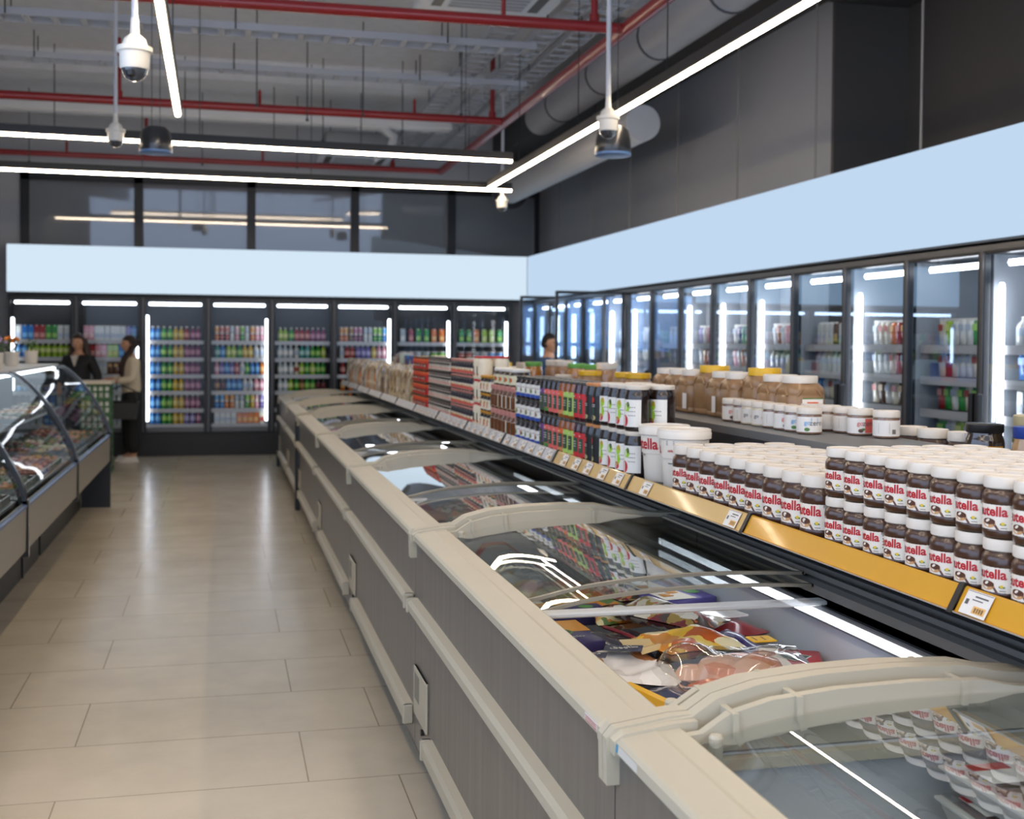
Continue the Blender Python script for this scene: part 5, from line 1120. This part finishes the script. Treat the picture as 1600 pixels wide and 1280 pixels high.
def pendant(lb, x, y, z, s):
    t = thing('pendant_speaker', lb, 'speaker', (x, y, z), 0, 'pendant speakers')
    M().lathe([(.118*s, .0), (.125*s, .01), (.12*s, .10*s), (.105*s, .17*s), (.075*s, .20*s), (0, .205*s)], 28).build('shell', pm('#26282b', .3, coat=.3), t, True)
    M().lathe([(0, -.002), (.112*s, -.002), (.125*s, .004), (.126*s, .018), (.118*s, .018)], 28).build('grille', pm('#5d7fae', .4), t, True)
    M().tube([(.03, 0, .2*s), (.03, 0, 4.4-z)], .003, 5).tube([(-.03, 0, .2*s), (-.03, 0, 4.4-z)], .003, 5).build('suspension_wire', DARK, t)
pendant('black pendant speaker hanging before the crosswise strip light', -.50, 9.55, 3.02, 1.0); pendant('grey pendant speaker behind the camera by the side strip light', 2.595, 7.82, 2.88, 1.0)
rodm = None
spots = [(-2.0, 11.6), (-1.7, 13.2), (-.4, 13.4), (.3, 11.3), (.55, 13.6), (.8, 11.9), (1.05, 13.1), (1.3, 11.5), (1.55, 13.9), (-.25, 15.3), (.9, 15.2), (-2.3, 15.6), (1.9, 13.0), (2.2, 11.2)]
for q, (x, y) in enumerate(spots):
    lb = 'thin threaded rod hanging from the ceiling, %s of the scattered ones' % ORD[q]
    L = 4.42-3.75+.0
    if rodm is None: rodm = tag(M().tube([(0, 0, 0), (0, 0, .9)], .006, 5).lathe([(.015, 0), (.015, .02)], 6).build('threaded_rod', DARK), lb, 'rod', 'threaded rods under the ceiling'); rodm.location = (x, y, 3.75)
    else: dup(rodm, (x, y, 3.75), None, lb)

# ---------------------------------------------------------------- people
SKIN = pm('#c99878', .5); HAIRB = pm('#3a261a', .55, var=.2); HAIRK = pm('#1a1614', .5)
def skin_mesh(nodes, edges, sub=2):
    """one continuous surface grown on a skeleton; nodes: (x, y, z, radius x, radius y)"""
    me = bpy.data.meshes.new('skeleton'); me.from_pydata([q[:3] for q in nodes], edges, [])
    o = bpy.data.objects.new('skeleton', me); COL.objects.link(o)
    sk = o.modifiers.new('skin', 'SKIN'); sk.use_smooth_shade = True
    sv = me.skin_vertices[0].data
    for i, q in enumerate(nodes):
        sv[i].radius = (q[3], q[4] if len(q) > 4 else q[3]); sv[i].use_root = (i == 0)
    ss = o.modifiers.new('sub', 'SUBSURF'); ss.levels = sub; ss.render_levels = sub
    dg = bpy.context.evaluated_depsgraph_get()
    m2 = bpy.data.meshes.new_from_object(o.evaluated_get(dg))
    bpy.data.objects.remove(o); bpy.data.meshes.remove(me)
    return m2
def meshobj(me, name, mat, parent):
    me.materials.clear(); me.materials.append(mat)
    me.polygons.foreach_set('use_smooth', [True]*len(me.polygons))
    o = bpy.data.objects.new(name, me); COL.objects.link(o); o.parent = parent
    return o
def head_points(m, c, s=1.0):
    """head with brow, nose, chin, ears; faces -y"""
    def f(u, v):
        a = 2*pi*u; b = pi*(v-.5)
        x = .074*cos(b)*cos(a); y = .094*cos(b)*sin(a); z = .115*sin(b)
        fr = max(0, -sin(a))*cos(b)
        if z < 0: x *= 1-.30*(-z/.115)**1.5*.9; y *= 1-.12*(-z/.115)
        nose = math.exp(-((x/.014)**2+((z+.012)/.026)**2)); y -= fr*.022*nose
        y += fr*.008*(math.exp(-(((abs(x)-.032)/.014)**2+((z-.016)/.012)**2)))
        y -= fr*.006*math.exp(-((x/.022)**2+((z+.055)/.008)**2)); y -= fr*.007*math.exp(-((x/.022)**2+((z+.095)/.015)**2))
        ear = math.exp(-(((abs(x)-.072)/.012)**2+(y/.014)**2+(z/.026)**2)); x += math.copysign(.016*ear, x)
        return (c[0]+x*s, c[1]+y*s, c[2]+z*s)
    return m.grid(f, 40, 28)
def face_bits(parent, c):
    e = M(); 
    for sx in (-.031, .031): e.lathe([(0, -.009), (.007, -.006), (.0095, 0), (.007, .006), (0, .009)], 10, (c[0]+sx, c[1]-.078, c[2]+.014), 0, 1.2, .6)
    e.build('eyes', pm('#20160f', .2), parent, True)
    M().grid(lambda u, v: (c[0]+(u-.5)*.046, c[1]-.090+.9*(u-.5)**2*.03+.002*abs(v-.5), c[2]-.056+(v-.5)*.012*(1-(2*u-1)**2)), 10, 4).build('lips', pm('#9c5a4c', .45), parent, True)
def hand(nodes, edges, base, wrist, dirv, up, s=1.0):
    """palm and five bent fingers grown from the wrist node"""
    d = Vector(dirv).normalized(); u = Vector(up).normalized(); sd = d.cross(u).normalized(); w = Vector(wrist)
    palm = w+d*.05*s; nodes.append((*palm, .024*s, .016*s)); pi_ = len(nodes)-1; edges.append((base, pi_))
    for k, (off, ln) in enumerate(((-.026, .062), (-.009, .072), (.008, .068), (.024, .054))):
        a = palm+d*.028*s+sd*off*s; b = a+d*ln*.5*s-u*.010*s; c = b+d*ln*.38*s-u*.026*s
        i = len(nodes); nodes += [(*a, .0095*s), (*b, .0085*s), (*c, .007*s)]; edges += [(pi_, i), (i, i+1), (i+1, i+2)]
    a = w+d*.03*s-sd*.030*s; b = a+d*.026*s-sd*.016*s-u*.012*s
    i = len(nodes); nodes += [(*a, .011*s), (*b, .008*s)]; edges += [(pi_, i), (i, i+1)]
def person(lb, loc, rz, H, pose, cloth, leg, hair, longhair, bag=False, collar=None):
    k = H/1.68
    t = thing('person', lb, 'person', loc, rz)
    t.scale = (k, k, k)
    n = [(0, .01, .93, .13, .10), (0, .01, 1.06, .115, .09), (0, .0, 1.22, .135, .10), (0, .0, 1.34, .12, .085), (0, .005, 1.415, .055, .055), (0, -.005, 1.47, .05, .05), (0, -.01, 1.53, .062, .07)]
    e = [(0, 1), (1, 2), (2, 3), (3, 4), (4, 5), (5, 6)]
    cl = {'top': ([(0, .01, .86, .175, .145), (*n[1][:3], .165, .135), (*n[2][:3], .165, .125), (*n[3][:3], .13, .095), (0, .01, 1.405, .065, .062)], [(0, 1), (1, 2), (2, 3), (3, 4)])}
    for sx, (el, wr_) in zip((-1, 1), pose):
        i = len(n); n += [(sx*.165, .005, 1.345, .055), (*el, .042), (*wr_, .028)]; e += [(3, i), (i, i+1), (i+1, i+2)]
        j = len(cl['top'][0]); mid = [(el[q]*.25+wr_[q]*.75) for q in range(3)]
        cl['top'][0].extend([(sx*.165, .005, 1.345, .075), (*el, .066), (*mid, .05)]); cl['top'][1].extend([(3, j), (j, j+1), (j+1, j+2)])
        dv = Vector(wr_)-Vector(el); hand(n, e, i+2, wr_, (dv.normalized()+Vector((-sx*.5, -.3, -.1))), (0, .2, 1) if dv.z > -.2 else (0, 1, .1))
    ln, le = [(0, .01, 1.0, .15, .12), (0, .01, .86, .155, .13)], [(0, 1)]
    for sx in (-1, 1):
        i = len(n); n += [(sx*.088, .01, .86, .085), (sx*.10, -.005, .49, .058), (sx*.10, .03, .09, .04), (sx*.11, -.10, .035, .036)]; e += [(0, i), (i, i+1), (i+1, i+2), (i+2, i+3)]
        j = len(ln); ln += [(sx*.095, .01, .80, .115), (sx*.105, 0, .48, .10 if leg[1] else .085), (sx*.11, .02, .10, .11 if leg[1] else .07)]; le += [(1, j), (j, j+1), (j+1, j+2)]
    bm_ = skin_mesh(n, e, 2)
    hm = M(); head_points(hm, (0, -.02, 1.565))
    o_v = len(bm_.vertices); vs = [tuple(v.co) for v in bm_.vertices]+hm.v; fs = [tuple(p.vertices) for p in bm_.polygons]+[tuple(q+o_v for q in f) for f in hm.f]
    bm2 = bpy.data.meshes.new('body'); bm2.from_pydata(vs, [], fs); bpy.data.meshes.remove(bm_)
    body = meshobj(bm2, 'body', SKIN, t)
    face_bits(t, (0, -.02, 1.565))
    meshobj(skin_mesh(*cl['top'], 2), 'jacket', cloth, t); meshobj(skin_mesh(ln, le, 2), 'trousers', leg[0], t)
    for sx in (-1, 1): M().grid(lambda u, v: (sx*.11+.046*cos(2*pi*u)*(1-.5*v**3), -.045+(.135*sin(2*pi*u))*(1-.35*v), .002+.075*v+.02*v*max(0, sin(2*pi*u))), 20, 5).add([(sx*.11+.046*cos(2*pi*q/20), -.045+.135*sin(2*pi*q/20), .002) for q in range(20)], [tuple(range(19, -1, -1))]).build('shoe', pm('#d8d4cc', .5), t, True)
    h = M()
    def cap(u, v):
        a = 2*pi*u; b = pi*(.5-v*.62); fr = max(0, -sin(a))
        z = .125*sin(b); x = .086*cos(b)*cos(a); y = .106*cos(b)*sin(a)
        if z < .05 and fr > .35: y *= .55; x *= .95
        return (x, -.012+y, 1.572+z)
    h.grid(cap, 32, 14)
    if longhair:
        for q in range(22):
            a = pi*(-.12+1.24*q/21); x = .082*cos(a); y = .012+.085*sin(a)*.9
            if longhair == 'braid': break
            h.tube([(x, y-.01, 1.62), (x*1.22, y+.015, 1.52), (x*1.45, y+.03, 1.42), (x*1.35, y+.01, 1.30), (x*1.3, y+.0, 1.24)], [.022, .028, .030, .024, .01], 7)
        if longhair == 'braid': h.tube([(.06, .03, 1.56), (.075, -.03, 1.46), (.085, -.105, 1.38), (.085, -.135, 1.28), (.08, -.135, 1.18), (.08, -.13, 1.12)], [.04, .04, .038, .034, .03, .012], 9).lathe([(0, -.04), (.03, -.03), (.042, 0), (.03, .03), (0, .04)], 12, (0, .10, 1.60))
    h.build('hair', hair, t, True)
    if collar: M().prism([(-.05, 1.40), (.05, 1.40), (.0, 1.26)], 'y', -.135, -.10).build('collar', collar, t)
    return t
person('person with long brown hair in a black jacket behind the green crates', (-1.82, 16.42, 0), -.35, 1.66, [((-.26, .04, 1.10), (-.20, -.16, .98)), ((.26, .04, 1.10), (.20, -.16, .98))], pm('#1c1c1e', .7), (pm('#1f2023', .7), False), HAIRB, 'long', collar=pm('#d6cfc4', .6))
pw = person('person in a cream fleece and wide black trousers, head bent, holding a dark basket', (-1.17, 16.3, 0), -1.25, 1.64, [((-.25, -.03, 1.10), (-.15, -.26, 1.10)), ((.25, -.03, 1.10), (.13, -.28, 1.08))], pm('#d9cbb0', .85, var=.08, name='cream_fleece'), (pm('#131315', .75), True), pm('#2e1e17', .55), 'braid')
person('person with short dark hair in a blue shirt beyond the open cooler door', (3.70, 13.45, 0), .6, 1.70, [((-.26, -.02, 1.08), (-.18, -.24, 1.12)), ((.26, -.02, 1.08), (.20, -.24, 1.14))], pm('#2c4768', .7), (pm('#26282e', .7), False), HAIRK, None)
b = thing('shopping_basket', 'dark shopping basket held against the black trousers of the person in cream', 'basket', (-1.25, 15.97, .58), 1.45)
wl = M()
for z0, z1, s0, s1 in ((.0, .22, .85, 1.0),):
    q0 = [(-.10*s0, -.2*s0), (.10*s0, -.2*s0), (.10*s0, .2*s0), (-.10*s0, .2*s0)]; q1 = [(-.10, -.2), (.10, -.2), (.10, .2), (-.10, .2)]
    for i in range(4):
        j = (i+1) % 4
        wl.add([(*q0[i], z0), (*q0[j], z0), (*q1[j], z1), (*q1[i], z1)], [(0, 1, 2, 3)])
    wl.poly([(*q, z0) for q in q0])
wl.build('basket_body', pm('#3c3c3f', .6), b)
M().tube([(-.10, -.2, .22), (.10, -.2, .22), (.10, .2, .22), (-.10, .2, .22), (-.10, -.2, .22)], .01, 6).build('basket_rim', BLACK, b, True)
M().tube([(0, -.2, .22), (0, -.16, .36), (0, 0, .43), (0, .16, .36), (0, .2, .22)], .01, 8).build('handle', BLACK, b, True)
